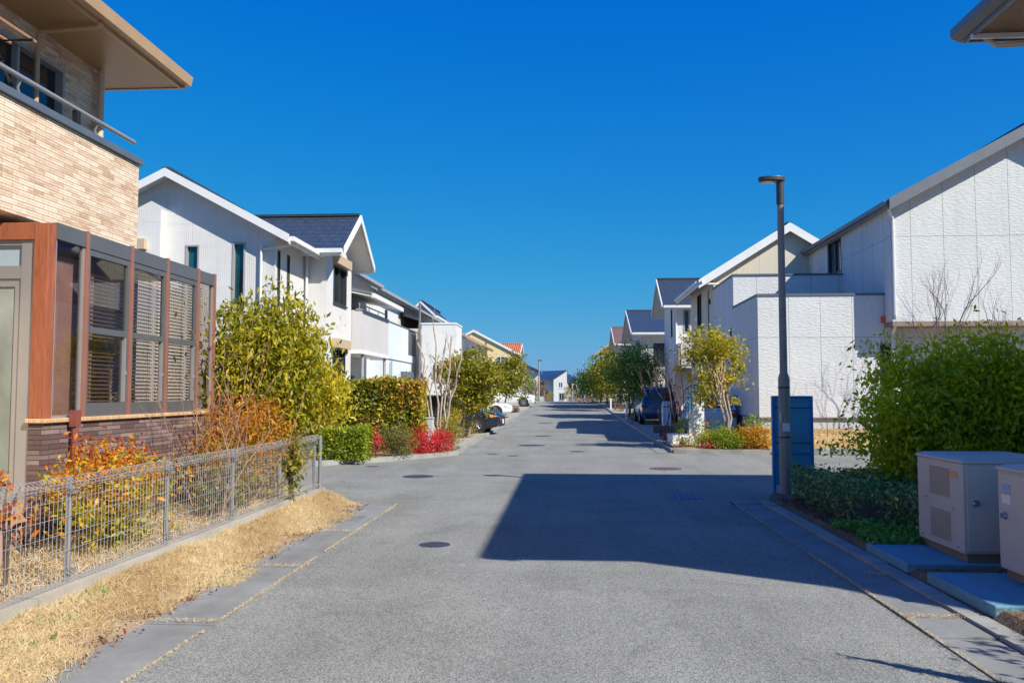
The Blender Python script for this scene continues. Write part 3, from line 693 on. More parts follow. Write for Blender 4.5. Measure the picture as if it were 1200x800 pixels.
W = MB(); W.box(-8.2,-5.385,Y0-.06,Y0+.2,.10,.468); W.build('doorstep', M['pink_wood'], h1)
# red-brown downpipes on the brick base
for y, dy in ((8.62,.0),(12.18,.02)):
    W = MB(); W.box(SX+.04,SX+.11,y-.05,y+.05,1.30,1.47); W.tube([(SX+.075,y,1.45),(SX+.075,y,.14)], .036, 8); W.build('downpipe', M['pipe_red'], h1)
W = MB(); W.box(SX+.003,SX+.05,10.05,10.15,.86,1.0); W.build('outlet_box', M['alu'], h1)
# things inside
t = thing('shelf', 'white shelf unit behind the glass door of the sunroom', 'shelf', (-6.0,9.0,.2))
W = MB()
for z in (.25,.6,.95,1.3): W.box(-6.9,-5.7,9.0,9.3,z,z+.03)
W.build('board', M['white_box'], t)
for x in (-6.93,-5.7): W = MB(); W.box(x,x+.03,9,9.3,.2,1.35); W.build('side_panel', M['white_box'], t)
for (x,z,w,h,c,lb) in ((-6.2,1.332,.22,.24,'orange_lbl','orange box on the top shelf behind the glass door'),(-6.1,.632,.3,.16,'pad','blue box on the middle shelf behind the glass door'),(-6.2,.282,.26,.2,'cabinet','beige box on the bottom shelf behind the glass door')):
    W = MB(); W.box(x,x+w,9.02,9.26,z,z+h); W.box(x-.01,x+w+.01,9.01,9.27,z+h+.001,z+h+.03); W.top('storage_box', M[c], lb, 'box', bevel=.006)
# folding chair behind fence
t = thing('folding_chair', 'pinkish brown wooden folding chair with dark crossed legs behind the fence', 'chair', (-4.95,7.3,.13))
W = MB(); W.box(-5.35,-4.85,7.1,7.5,.50,.53); W.build('seat', M['pink_wood'], t)
W = MB(); W.beam((-5.1,7.12,.30),(-4.85,7.12,.30),.02,.26); W.build('side_panel', M['pink_wood'], t); W = MB(); W.box(-5.36,-5.33,7.1,7.5,.6,1.0); W.build('backrest', M['pink_wood'], t)
for y in (7.14,7.46):
    W = MB(); W.tube([(-5.3,y,.13),(-4.88,y,.52)], .02, 6); W.build('leg', M['dark_leg'], t)
    W = MB(); W.tube([(-4.82,y+.03,.13),(-5.34,y+.03,.66),(-5.37,y+.03,1.0)], .02, 6); W.build('leg', M['dark_leg'], t)

# ------------------------------------------------------------------ wire mesh fence
fx = -3.89
fz = lambda y: .17
fn = thing('fence', 'low galvanised wire mesh fence with rolled top along the dry verge', 'fence', (fx,8.5,.17))
py = [1.6,3.25,4.9,6.55,8.2,9.85,11.5,13.1]
for a, b in zip(py, py[1:]):
    W = MB(); n = 30
    for i in range(n):
        y = a + .04 + (b-a-.08)*i/(n-1)
        W.tube([(fx+.012,y,.27),(fx+.075,y,.24),(fx+.012,y,.20),(fx,y,.26),(fx,y,.94),(fx+.012,y,1.00),(fx+.085,y,.96),(fx+.012,y,.92)], .0021, 4, caps=False)
    for z in (.30,.43,.56,.69,.82,.90): W.tube([(fx-.004,a,z),(fx-.004,b,z)], .0023, 4)
    for x_, z in ((fx+.012,1.0),(fx+.085,.96),(fx+.012,.92),(fx+.012,.20),(fx+.075,.24)): W.tube([(x_,a+.02,z),(x_,b-.02,z)], .003, 4)
    W.build('mesh_panel', M['wire'], fn)
for y in py[1:]:
    W = MB(); W.tube([(fx-.035,y,.10),(fx-.035,y,.985)], .024, 10); W.box(fx-.03,fx+.02,y-.035,y+.035,.86,.90); W.box(fx-.03,fx+.02,y-.035,y+.035,.24,.28); W.build('post', M['post'], fn, True)
# return panel at the corner
W = MB()
for i in range(24):
    x = fx - .06 - 1.9*i/23; W.tube([(x,13.1,.2),(x,13.1,1.0)], .0021, 4, caps=False)
for z in (.22,.35,.48,.61,.74,.87,.99): W.tube([(fx-.05,13.1,z),(fx-1.98,13.1,z)], .0028, 4)
W.build('mesh_panel', M['wire'], fn)
W = MB(); W.tube([(fx-1.98,13.13,.1),(fx-1.98,13.13,.985)], .028, 10); W.build('post', M['post'], fn, True)
W = MB(); W.tube([(fx+.05,13.12,.1),(fx+.05,13.12,.99)], .028, 10); W.build('post', M['post'], fn, True)

# ------------------------------------------------------------------ dry grass, litter, joint weeds
def scatter(n, x0, x1, y0, y1, z=lambda x, y: 0): 
    P = np.stack([x0 + (x1-x0)*rng.random(n), y0 + (y1-y0)*rng.random(n), np.zeros(n)], 1); return P
vz = lambda P: np.maximum(.012, -.01 + .09*np.clip((-2.97-P[:,0])/.75, 0, 1)) + .014*np.sin(P[:,0]*3.1+P[:,1]*1.7) + .01*np.sin(P[:,1]*5.3-P[:,0]*2)
P = scatter(150000, -3.82, -2.80, 2.4, 13.2)
edge = -3.03 + .14*np.sin(P[:,1]*1.9) + .08*np.sin(P[:,1]*5.1+1) + .05*np.sin(P[:,1]*12.3)
keep = (P[:,0] < edge + rng.normal(size=len(P))*.055) & ((P[:,1] < 12.5) | (P[:,0] < -3.0-(P[:,1]-12.4)*.9))
tuft = np.sin(P[:,0]*6+P[:,1]*3)*np.sin(P[:,1]*4.3-P[:,0]*2); keep &= (rng.random(len(P)) < .68 + .4*tuft) | (P[:,0] < -3.3)
P = P[keep]; tuft2 = .5 + .9*np.sin(P[:,0]*11+P[:,1]*4)*np.sin(P[:,1]*9-P[:,0]*5); ht = .35 + .65*np.clip((-3.0-P[:,0])/.4, 0, 1)
P[:,2] = vz(P) + .008 + .055*rng.random(len(P))*ht*(.45+.55*np.clip(tuft2,0,1))
leaves('dry_grass', P, .085, .0032, L['straw'], None, (.5,-.2,1), .9, .6*rng.random(len(P)) + .4*(.5+.5*np.sin(P[:,0]*5+P[:,1]*2.3)), 'stuff')
P = scatter(16000, -5.15, -3.98, 3, 13.0); P[:,2] = .14 + .06*rng.random(len(P)); leaves('dry_grass', P, .09, .006, L['straw'], None, (0,0,1), .8, None, 'stuff')
P = scatter(9000, 5.7, 13, 23.55, 26.0); P[:,2] = .13 + .42*np.array([sstep(23.6,25.6,y) for y in P[:,1]]) + .03*rng.random(len(P)); leaves('dry_grass', P, .12, .014, L['straw'], None, (0,0,1), .8, .5*rng.random(len(P)), 'stuff')
P = np.concatenate([scatter(90, -3.6, -2.95, 3, 12.6), scatter(420, -3.14, -2.88, 3, 12.6)]); P[:,2] = vz(P) + .02; leaves('fallen_leaves', P, .034, .018, L['litter'], None, (1,0,0), .3, None, 'stuff')
P = scatter(420, 3.05, 3.6, 9.6, 13.0); P[:,2] = .10; leaves('fallen_leaves', P, .05, .028, L['litter'], None, (1,0,0), .3, None, 'stuff')
def joint(n, x, y0, y1, s=.006):
    P = np.stack([x + rng.normal(size=n)*s, y0 + (y1-y0)*rng.random(n), .018 + .012*rng.random(n)], 1)
    return P[(np.sin(P[:,1]*2.3+x)+.5*np.sin(P[:,1]*7.1) > -1.2)]
def cross(n, x0, x1, y, s=.012): return np.stack([x0 + (x1-x0)*rng.random(n), y + rng.normal(size=n)*s, .022 + .02*rng.random(n)], 1)
P = np.concatenate([joint(3600,-2.5,3.5,12.5), cross(260,-3.0,-2.5,6.05), cross(260,-3.0,-2.52,8.0), cross(200,-3.0,-2.55,10.05), joint(1300,2.45,3.6,9.0,.008), joint(300,2.45,9,13,.006), cross(420,2.47,3.0,6.52,.025), cross(160,2.65,2.95,8.0,.025)])
leaves('dry_weeds', P, .024, .003, L['straw'], None, (0,0,1), .5, None, 'stuff')
def weedpatch(pts, n, mat):
    Q = np.concatenate([np.array([x,y,.08]) + rng.normal(size=(n,3))*np.array([.07,.09,.02]) for x, y in pts]); Q[:,2] = np.maximum(vz(Q)+.02, .05) + .03*rng.random(len(Q))
    return Q
Q = weedpatch([(-3.55,5.0),(-3.42,5.3),(-3.5,5.8),(-3.62,6.4),(-3.68,6.7)], 26, None); leaves('green_weeds', Q, .05, .016, L['cover'], None, (0,0,1), .8, None, 'stuff')
Pc = scatter(3600, 3.08, 4.1, 8.95, 10.4); Pc = Pc[Pc[:,0] > 3.06 + .14*np.sin(Pc[:,1]*4) ]; Pc[:,2] = .10 + .07*rng.random(len(Pc)); leaves('ground_cover', Pc, .06, .034, L['cover'], None, (0,0,1), .6, None, 'stuff')
Pg = np.concatenate([scatter(2600, 3.05, 6, 8.0, 9.0), scatter(1500, 3.05, 6, 7.4, 8.0), scatter(4200, 3.04, 4.6, 4.8, 6.6)]); Pg[:,2] = .09 + .02*rng.random(len(Pg)); leaves('short_grass', Pg, .05, .004, L['brown'], None, (0,0,1), .6, None, 'stuff')

# ------------------------------------------------------------------ shrubs behind the fence
def firetone(P, tone):
    return np.clip(.75 - .75*(P[:,2]-.4)/.8 + .35*(tone-.5) + .25*rng.normal(size=len(P)) + .28, 0, 1)
bush('nandina_shrub', 'orange and red nandina shrub turning yellow at the foot behind the wire fence', 'shrub', (-4.45,8.2,.66), (.40,.85,.54), 4200, .065, L['fire'], nc=110, zb=.13, bias=(0,0,-.3), bk=.5, stems=9, cr=.26, rnd=firetone)
bush('nandina_shrub', 'sparse red leaved nandina sprig at the near end of the fence', 'shrub', (-4.35,6.35,.80), (.25,.3,.30), 130, .075, L['fire'], nc=16, zb=.13, bias=(0,0,-.3), bk=.5, stems=4, cr=.2, rnd=lambda P, t: .5*rng.random(len(P)))
bush('orange_shrub', 'bushy orange leaved shrub below the tall yellow green tree', 'shrub', (-4.45,11.6,.90), (.55,1.0,.70), 6500, .06, L['orange'], zb=.13, cr=.2, rnd=lambda P, t: np.clip(.9 - .6*(P[:,2]-.3)/1.0 + .3*rng.normal(size=len(P)), 0, 1))
bush('green_shrub', 'light green leafy shrub seen through the mesh behind the bare twigs', 'shrub', (-4.25,10.4,.55), (.25,.8,.40), 700, .075, L['feather'], zb=.13, cr=.25)
tree('broadleaf_tree', 'tall yellow green broadleaf tree at the end of the sunroom', 'tree', (-4.55,13.0,.13), .7, (-4.72,13.15,1.95), (.84,.8,1.12), 17000, .115, L['tree'], 'bark_dark', tr=.05, stems=3, per=24, cr=.19, bias=(.1,-.1,-1), bk=1.1, aspect=.32, shell=.3, zmin=.4)
tree('broadleaf_tree', 'smaller yellow leaved tree leaning towards the street beside the tall one', 'tree', (-4.4,13.5,.13), .6, (-4.28,13.9,1.62), (.55,.6,.62), 5200, .11, L['tree'], 'bark_dark', tr=.03, stems=3, per=24, cr=.22, bias=(.1,-.1,-1), bk=1.1, aspect=.32, shell=.3, zmin=.3, rnd=lambda P, t: np.clip(.35+.4*t+.35*rng.random(len(P)), 0, 1))
t = thing('climbing_vine', 'green vine climbing over the wire fence near its far end', 'vine', (-3.86,11.75,.15))
P, tone = clumps((-3.84,11.75,.62), (.10,.20,.50), 40, 16, .055, .1, .14); leaves('foliage', P, .07, .035, L['feather'], t, (0,0,-1), .6)
W = MB(); W.tube([(-3.84,11.7,.1),(-3.82,11.75,.6),(-3.86,11.8,1.05)], .012, 5); W.tube([(-3.9,11.85,.1),(-3.86,11.7,.5),(-3.84,11.6,.95)], .008, 5); W.build('stem', M['bark_dark'], t)
random.seed(31)
def twigs(name, label, base, n, h, mat, lean=(0,0,0), depth=2, r=.009, spread=.35, sp=.12, length=.5):
    t = thing(name, label, 'shrub', base); W = MB()
    for i in range(n):
        b = (base[0]+random.gauss(0,sp), base[1]+random.gauss(0,sp), base[2]-.02)
        d = Vector((random.gauss(0,.2)+lean[0], random.gauss(0,.2)+lean[1], 1+lean[2]))
        grow(W, b, d, h*random.uniform(.4,.62), r*random.uniform(.7,1.2), depth, spread, .12, .65, (2,3), .09)
    W.build('stem', M[mat], t, True); return t
twigs('bare_shrub', 'bare reddish twiggy shrub in front of the sunroom windows', (-4.45,10.2,.13), 8, 2.1, 'twig_red', (0,.0,0), 2, .011, .4)
twigs('bare_shrub', 'bare brown twigs leaning over the wire fence before the orange shrub', (-4.0,9.7,.13), 5, 1.5, 'twig_red', (.18,.75,0), 2, .011, .3, .1)
twigs('bare_shrub', 'long thin bare canes arching past the far end of the brick base', (-4.25,10.9,.13), 4, 1.9, 'twig_red', (.15,.30,0), 1, .011, .3, .12)

# ================================================================== LEFT: white house 2
h2 = thing('house', 'white ribbed house with dark slate gables left of the street', 'house', (-9.5,25,.1))
zb = .1; XL = -13.6
wn = dict(mull=0, frame='alu_grey', glass='glass_sky_teal', sill=False)
block(h2, XL, -7.65, 21.8, 27.1, zb, 5.83, M['white_rib'], [('-Y',-10.07,-9.70,4.75,5.55,wn),('-Y',-8.80,-8.45,3.75,5.60,wn),('-Y',-9.6,-8.3,.9,2.2,dict(mull=1)),
      ('+X',21.98,22.17,3.6,5.42,dict(mull=0,frame='frame_dark',sill=False)),('+X',22.75,22.95,3.6,5.42,dict(mull=0,frame='frame_dark',sill=False))])
gable(h2, XL, -7.65, 21.8, 26.4, 5.83, 7.36, 'Y', .48, .34, M['roof_y'], M['fascia_white'], M['soffit_white'], M['white_rib'], rp=.52)
block(h2, XL, -10.6, 21.45, 21.8, zb, 6.45, M['white_rib'], [('-Y',-11.45,-11.02,4.6,5.35,dict(mull=0,glass='glass_sky_teal',box='shutter_box',sill=False))], ('-Y','+X'))
# wing with gable facing the street
block(h2, -7.94, -7.0, 24.3, 27.2, zb, 5.95, M['white_rib'], [('+X',25.05,26.55,4.35,5.50,dict(mull=1,box='shutter_box',frame='frame_dark')),('+X',25.05,26.5,.9,2.98,dict(mull=1,box='shutter_box',frame='frame_dark',sill=False))])
gable(h2, -11.0, -7.0, 24.3, 27.2, 5.95, 6.95, 'X', .45, .62, M['roof_x'], M['fascia_white'], M['soffit_white'], M['white_rib'], ends=(0,1), gable_ends=(0,1))
W = MB(); W.tube([(-7.55,24.22,5.62),(-7.55,24.22,.1)], .04, 8); W.tube([(-8.0,21.72,5.5),(-8.0,21.72,.3)], .035, 8); W.tube([(-7.1,21.8,5.55),(-7.6,21.76,5.45),(-7.95,21.72,5.4)], .03, 8); W.build('downpipe', M['pipe_white'], h2, True)
# balcony
W = MB(); W.box(-6.82,-6.7,27.25,31.6,3.05,4.33); W.box(-7.6,-6.82,27.25,27.37,3.05,4.33); W.box(-7.6,-6.82,31.48,31.6,3.05,4.33); bal = W.build('balcony', M['balcony_grey'], h2)
W = MB(); W.box(-7.65,-6.68,27.23,31.62,2.92,3.045); W.build('balcony_floor', M['fascia_white'], bal)
W = MB(); W.tube([(-6.76,27.3,4.55),(-6.76,31.55,4.55)], .025, 8)
for y in (27.35,28.7,30.1,31.5): W.tube([(-6.76,y,4.33),(-6.76,y,4.55)], .014, 6)
W.box(-6.85,-6.67,27.22,31.63,4.332,4.38); W.build('handrail', M['alu'], bal)
block(h2, -12, -7.7, 27.2, 33, zb, 5.9, M['white_rib'], [('+X',28.0,29.7,3.1,4.75,dict(mull=1,sill=False)),('+X',30.2,31.3,3.7,4.75,dict(mull=1,glass='glass_curtain')),('+X',28.3,30.5,.4,2.3,dict(mull=1,sill=False))], ('+X','+Y'))
for x, y, a, b in ((-6.8,27.96,.1,2.92),(-6.8,31.4,.1,2.92),(-6.76,31.45,4.38,4.74)): W = MB(); W.tube([(x,y,a),(x,y,b)], .055, 8); W.build('balcony_post', M['alu_grey'], h2)
W = MB(); W.slab([(-6.3,27.22,4.92),(-7.69,27.22,5.20),(-7.69,32.1,5.20),(-6.3,32.1,4.92)], .10); W.build('balcony_roof', M['fascia_grey'], h2)
W = MB(); W.beam((-6.28,27.2,4.80),(-6.28,32.12,4.80),.10,.14); W.slab([(-6.34,27.22,4.80),(-7.69,27.22,5.08),(-7.69,32.1,5.08),(-6.34,32.1,4.80)], .03); W.build('soffit', M['fascia_white'], h2)
gable(h2, XL, -7.7, 27.3, 32.9, 5.9, 7.1, 'Y', .42, .02, M['roof_y'], M['alu_grey'], M['soffit_white'], M['white_rib'], rp=.52, gable_ends=(0,0))
W = MB(); W.box(-6.995,-6.95,26.62,26.70,2.88,3.0); W.build('red_marker', M['red_plate'], h2)

# house 3: pale blue white
h3 = thing('house', 'pale blue white house with plain balcony wall next to the ribbed house', 'house', (-8.5,36,gz(36)))
z0 = gz(36)
block(h3, -13, -7.05, 32.9, 39.4, z0, 2.98, M['bluewhite'], [('+X',36.0,37.9,1.1,2.25,dict(mull=1,frame='frame_dark'))])
block(h3, -13, -7.9, 32.9, 39.4, 2.98, 5.5, M['white_plain'], [('-Y',-9.2,-8.4,3.6,5.0,dict(mull=1))])
W = MB(); W.box(-7.12,-7.0,32.85,37.2,2.99,4.42); W.box(-7.9,-7.12,32.85,32.97,2.99,4.42); b3 = W.build('balcony', M['bluewhite'], h3)
W = MB(); W.box(-7.14,-6.98,32.83,39.35,4.425,4.47); W.build('parapet_cap', M['cap'], b3)
W = MB(); W.box(-7.08,-7.03,37.22,39.35,3.3,4.40); W.build('screen', M['screen'], b3); W = MB(); W.box(-7.12,-7.0,37.2,39.35,2.99,3.3); W.build('balcony_kerb', M['bluewhite'], b3)
W = MB(); W.box(-7.05,-6.9,35.8,38.1,2.3,2.55); W.build('shutter_box', M['cap'], h3)
W = MB(); W.tube([(-6.95,33.4,.1),(-6.95,33.4,2.9)], .04, 8); W.build('downpipe', M['alu_grey'], h3)
# house 4: grey eave and box wing
h4 = thing('house', 'grey white house with long grey eave and flat roofed box wing', 'house', (-8.5,42,gz(42)))
z0 = gz(42)
block(h4, -14, -8.0, 38.2, 50, z0, 6.0, M['greige'], [('-Y',-9.4,-8.5,4.5,5.3,dict(mull=1))])
gable(h4, -14, -8.0, 33.6, 50, 6.0, 7.5, 'Y', .45, .3, M['roof_y'], M['alu_grey'], M['soffit_white'], M['greige'], rp=.5)
block(h4, -14, -8.02, 33.6, 38.2, 5.0, 6.0, M['greige'], (), ('-Y','+X'))
box_wing(h4, -6.55, -5.0, 38.0, 40.2, z0, 4.72, M['white_plain'], M['fascia_white'], [('-Y',-6.0,-5.75,2.1,2.9,dict(mull=0,frame='frame_dark',sill=False))])
block(h4, -8, -6.0, 40.2, 47, z0, 4.7, M['greige'], [('+X',41,42.4,3.2,4.2,dict(mull=1)),('+X',44,45.4,3.2,4.2,dict(mull=1)),('+X',42,44,.9,2.2,dict(mull=1))], ('-Y','+X','+Y'))
W = MB(); W.slab([(-5.6,40.3,4.72),(-8.0,40.3,5.5),(-8.0,47.2,5.5),(-5.6,47.2,4.72)], .12); W.build('roof', M['roof_y'], h4)
W = MB(); W.tube([(-6.62,37.95,.1),(-6.62,37.95,5.7)], .05, 8); W.build('downpipe', M['fascia_grey'], h4)
# house beyond: small white gable above, then brown roof
h5 = thing('house', 'white house with small dark gable peeking above the grey eave', 'house', (-9,54,gz(54)))
block(h5, -9.5, -8.1, 51, 58, gz(54), 6.35, M['white_plain'], [('-Y',-9.1,-8.5,4.2,5.2,dict(mull=0))])
gable(h5, -9.5, -8.1, 51, 58, 6.35, 7.0, 'Y', .2, .3, M['roof_y'], M['fascia_white'], M['soffit_white'], M['white_plain'], bh=.15)
h6 = thing('house', 'cream house with low brown tiled roof before the orange roofed one', 'house', (-8,66,gz(66)))
block(h6, -12.6, -6.6, 62, 70, gz(66), 5.3, M['white_plain'], [('+X',63,64.5,3.6,4.8,dict(mull=1)),('-Y',-8.3,-7.3,3.4,4.6,dict(mull=1))])
gable(h6, -12.6, -6.6, 62, 70, 5.3, 6.85, 'Y', .4, .5, M['roof_brown'], M['fascia_tan'], M['soffit_white'], M['white_plain'])
h7 = thing('house', 'yellow house with orange clay tile roof on the left', 'house', (-8,82,gz(82)))
g7 = gz(80)
block(h7, -12.4, -4.9, 78.4, 88, g7, 5.25, M['yellow_wall'], [('-Y',-8.5,-7.2,3.9,5.0,dict(mull=1,frame='fascia_white',glass='glass_sky_teal',fw=.09)),('-Y',-6.5,-5.4,3.2,5.0,dict(mull=2,frame='fascia_white',glass='glass_curtain',fw=.07,sill=False)),('-Y',-8.4,-6.4,1.0,2.3,dict(mull=1,frame='fascia_white'))])
gable(h7, -12.4, -4.9, 78.4, 84, 5.25, 7.2, 'Y', .25, .12, M['roof_orange'], M['fascia_white'], M['soffit_white'], M['yellow_wall'], thk=.25)
gable(h7, -7.6, -4.9, 79.6, 86, 5.25, 6.15, 'X', .5, .5, M['roof_orange'], M['fascia_white'], M['soffit_white'], M['yellow_wall'], ends=(0,1), thk=.25)
W = MB(); W.box(-6.7,-5.1,77.7,78.35,3.05,3.15); W.tube([(-6.7,77.75,3.6),(-5.1,77.75,3.6)], .03, 6)
for i in range(9): W.box(-6.7+.2*i,-6.66+.2*i,77.72,77.78,3.15,3.6)
W.build('balcony_rail', M['frame_dark'], h7)
W = MB(); W.slab([(-6.6,75.4,2.95),(-4.2,75.4,2.95),(-4.2,78.3,3.35),(-6.6,78.3,3.35)], .5); W.build('carport_roof', M['awning'], h7)
h8 = thing('house', 'white house with single slope grey blue roof before the far lamp', 'house', (-6,110,gz(106)))
g8 = gz(106)
block(h8, -9.5, -3.7, 105.4, 115, g8, 4.1, M['white_plain'], [('-Y',-6.6,-5.6,2.6,3.4,dict(mull=1))])
W = MB(); W.extr([(-9.5,105.4,4.1),(-3.7,105.4,4.1),(-3.7,105.4,4.25),(-9.5,105.4,6.8)], (0,9.6,0)); W.build('gable_wall', M['white_plain'], h8)
W = MB(); W.slab([(-9.8,104.8,7.2),(-3.3,104.8,4.35),(-3.3,115.4,4.35),(-9.8,115.4,7.2)], .2); W.build('roof', M['roof_blue'], h8)
# street-end houses
h9 = thing('house', 'white gabled house with blue slate roof closing the street', 'house', (-2.5,162,gz(162)))
g9 = gz(160)
block(h9, -5.6, -2.6, 161.5, 170, g9, 4.0, M['bluewhite'], [('-Y',-5.3,-4.4,1.0,2.2,dict(mull=1,fw=.1)),('-Y',-4.2,-3.6,1.0,2.2,dict(mull=0,fw=.1)),('-Y',-5.2,-4.3,3.0,3.8,dict(mull=1,fw=.1))])
block(h9, -2.6, -.1, 160.2, 170, g9, 4.1, M['white_plain'], [('-Y',-1.7,-.8,2.5,3.7,dict(mull=1,fw=.14,frame='fascia_white')),('-Y',-1.6,-.6,.2,1.6,dict(mull=1,fw=.12))])
W = MB(); W.extr([(-2.6,160.2,4.1),(-.1,160.2,4.1),(-.1,160.2,5.75),(-2.6,160.2,4.15)], (0,9.8,0)); W.build('gable_wall', M['white_plain'], h9)
W = MB(); W.add([(-5.9,161.1,4.05),(-2.7,160.0,4.05),(-.0,160.0,5.85),(-5.2,166,5.85),(-5.9,172,4.0),(0,170,4.0),(0,166,5.85)], [(0,1,2,3),(3,2,6),(0,3,4),(3,6,5,4)])
W.build('roof', M['roof_blue'], h9)
W = MB(); W.box(-5.95,-2.66,160.98,161.08,3.9,4.05); W.tube([(-2.75,161.4,4.0),(-2.75,161.4,g9)], .09, 6); W.build('gutter', M['fascia_white'], h9)
h10 = thing('house', 'low house with blue hipped roof right of the white gabled one', 'house', (1.3,177,gz(177)))
block(h10, -.1, 2.2, 175, 183, gz(177), 4.0, M['cream'], [('-Y',.2,.9,2.4,3.6,dict(mull=1,fw=.14,frame='frame_dark')),('-Y',1.2,1.8,2.4,3.4,dict(mull=0,fw=.14,frame='frame_dark'))])
W = MB(); W.add([(-.4,174.6,4.05),(2.6,174.6,4.05),(2.6,183,4.05),(-.4,183,4.05),(.4,178,5.5),(-.2,178,5.5)], [(0,1,4,5),(1,2,4),(2,3,5,4),(3,0,5)]); W.build('roof', M['roof_blue'], h10)
h11 = thing('house', 'small distant house with blue roof just left of the dark trees', 'house', (4,190,gz(190)))
block(h11, 2.9, 6.5, 188, 196, gz(190), 4.2, M['white_plain'], [('-Y',3.4,4.2,2.2,3.4,dict(mull=1,fw=.14))])
W = MB(); W.add([(2.6,187.6,4.25),(6.9,187.6,4.25),(6.9,196,4.25),(2.6,196,4.25),(3.6,191,5.3),(6,191,5.3)], [(0,1,5,4),(1,2,5),(2,3,4,5),(3,0,4)]); W.build('roof', M['roof_blue'], h11)

# ================================================================== RIGHT houses
r1 = thing('house', 'large white rippled house with grey gable and flat roofed wings on the right', 'house', (11,30,.4))
zb = .45
block(r1, 9.45, 17.4, 25.4, 37, 3.72, 7.12, M['white_ripple'], [('-X',29.9,31.3,5.82,7.0,dict(mull=1,frame='frame_dark',glass='glass_curtain',sill=False))])
gable(r1, 9.45, 17.4, 25.4, 37, 7.12, 9.26, 'Y', .18, .42, M['roof_y'], M['fascia_grey'], M['soffit_peach'], M['white_ripple'], thk=.2, bh=.34)
block(r1, 9.7, 17.2, 26.3, 37, zb, 3.7, M['white_ripple'], [('-Y',10.4,11.9,1.2,2.6,dict(mull=1))])
W = MB(); W.box(9.44,17.42,25.38,26.32,3.58,3.718); W.build('overhang_soffit', M['brownband'], r1)
box_wing(r1, 5.72, 9.62, 26.0, 29.8, .92, 4.55, M['white_ripple'], M['cap'], [('-Y',9.28,9.58,1.6,3.1,dict(mull=0,frame='frame_dark',sill=False))])
box_wing(r1, 5.74, 9.62, 29.82, 33.8, .92, 5.68, M['white_ripple'], M['cap'], [('-X',30.2,30.45,3.0,3.9,dict(mull=0,frame='frame_dark',sill=False))])
W = MB(); W.box(5.78,9.6,26.06,33.7,.2,.915); W.build('foundation', M['foundation'], r1)
W = MB(); W.box(5.69,9.6,25.97,33.8,.895,.925); W.build('base_flashing', M['brownband'], r1)
W = MB(); W.tube([(9.32,25.15,6.98),(9.4,25.25,6.85),(9.50,25.345,6.7),(9.50,25.345,3.9),(9.6,25.6,3.6),(9.62,25.9,3.4),(9.62,25.92,.5)], .045, 8); W.build('downpipe', M['pipe_white'], r1, True)
W = MB(); W.box(9.32,9.44,25.96,25.995,3.72,3.92); W.build('red_marker', M['red_plate'], r1)
W = MB(); W.box(9.38,9.44,31.3,31.42,5.8,7.0); W.build('corner_trim', M['white_box'], r1)
# block edging of the lawn
for i in range(14):
    x = 5.55 + .29*i; W = MB(); hh = .16 + random.uniform(-.015,.015)
    W.box(x, x+.25, 23.30+random.uniform(-.01,.01), 23.48, .0, hh)
    W.top('edging_block', M['block_dark'] if i % 2 else M['kerb'], 'small upright concrete block edging the dry lawn beside the cross street', 'kerb block', 'edging blocks of the dry lawn', bevel=.012)
# cream house
r2 = thing('house', 'cream house with thick white bargeboard behind the white flat roofed wing', 'house', (9,36,.3))
block(r2, 5.75, 11.6, 33.85, 40, .2, 6.22, M['cream'], [('-X',36.9,38.0,4.3,5.9,dict(mull=1,frame='frame_dark',glass='glass_sky_teal',sill=False)),('-X',34.9,35.2,4.2,5.8,dict(mull=0,frame='alu_grey',glass='glass_curtain',sill=False)),('-X',36,38,.7,2.4,dict(mull=1))])
gable(r2, 5.75, 11.6, 33.85, 40, 6.22, 8.05, 'Y', .62, .28, M['roof_y'], M['fascia_white'], M['soffit_white'], M['cream'], thk=.2, bh=.34, rp=.5)
W = MB(); W.tube([(5.2,33.4,6.0),(5.3,33.6,5.9),(7.2,33.75,5.85),(7.2,33.8,5.0)], .045, 8); W.build('downpipe', M['pipe_white'], r2, True)
W = MB(); W.box(5.68,5.745,34.55,34.68,5.2,5.4); W.build('wall_lamp', M['black'], r2)
# house A with steep dark gable facing the street
r3 = thing('house', 'white house with dark slate gable facing the street and slit window', 'house', (7,48,gz(48)))
z3 = gz(48)
block(r3, 5.6, 12, 45, 49.6, z3, 6.35, M['white_plain'], [('-Y',6.05,6.42,4.75,6.0,dict(mull=0,frame='greige_frame' if 0 else 'alu_grey',glass='glass_sky_teal',fw=.08,sill=False)),('-X',45.8,46.4,4.6,6.1,dict(mull=0,frame='frame_dark',glass='glass_sky_teal',sill=False)),('-X',46,48,.8,2.4,dict(mull=1))])
gable(r3, 5.6, 12, 45, 49.6, 6.35, 7.75, 'X', .5, .65, M['roof_x'], M['fascia_white'], M['soffit_white'], M['white_plain'], ends=(1,1))
W = MB(); W.box(5.66,7.6,43.6,44.98,2.9,3.05); W.box(5.66,7.6,43.55,43.65,3.05,4.15); W.box(5.62,5.72,43.55,44.98,3.05,4.15); bl = W.build('balcony', M['greige'], r3)
W = MB(); W.box(5.6,7.65,43.5,44.99,2.78,2.895); W.build('balcony_floor', M['frame_dark'], bl)
W = MB(); W.tube([(5.55,45.0,6.15),(5.68,44.95,6.0),(5.68,44.93,z3)], .05, 6); W.build('downpipe', M['pipe_white'], r3)
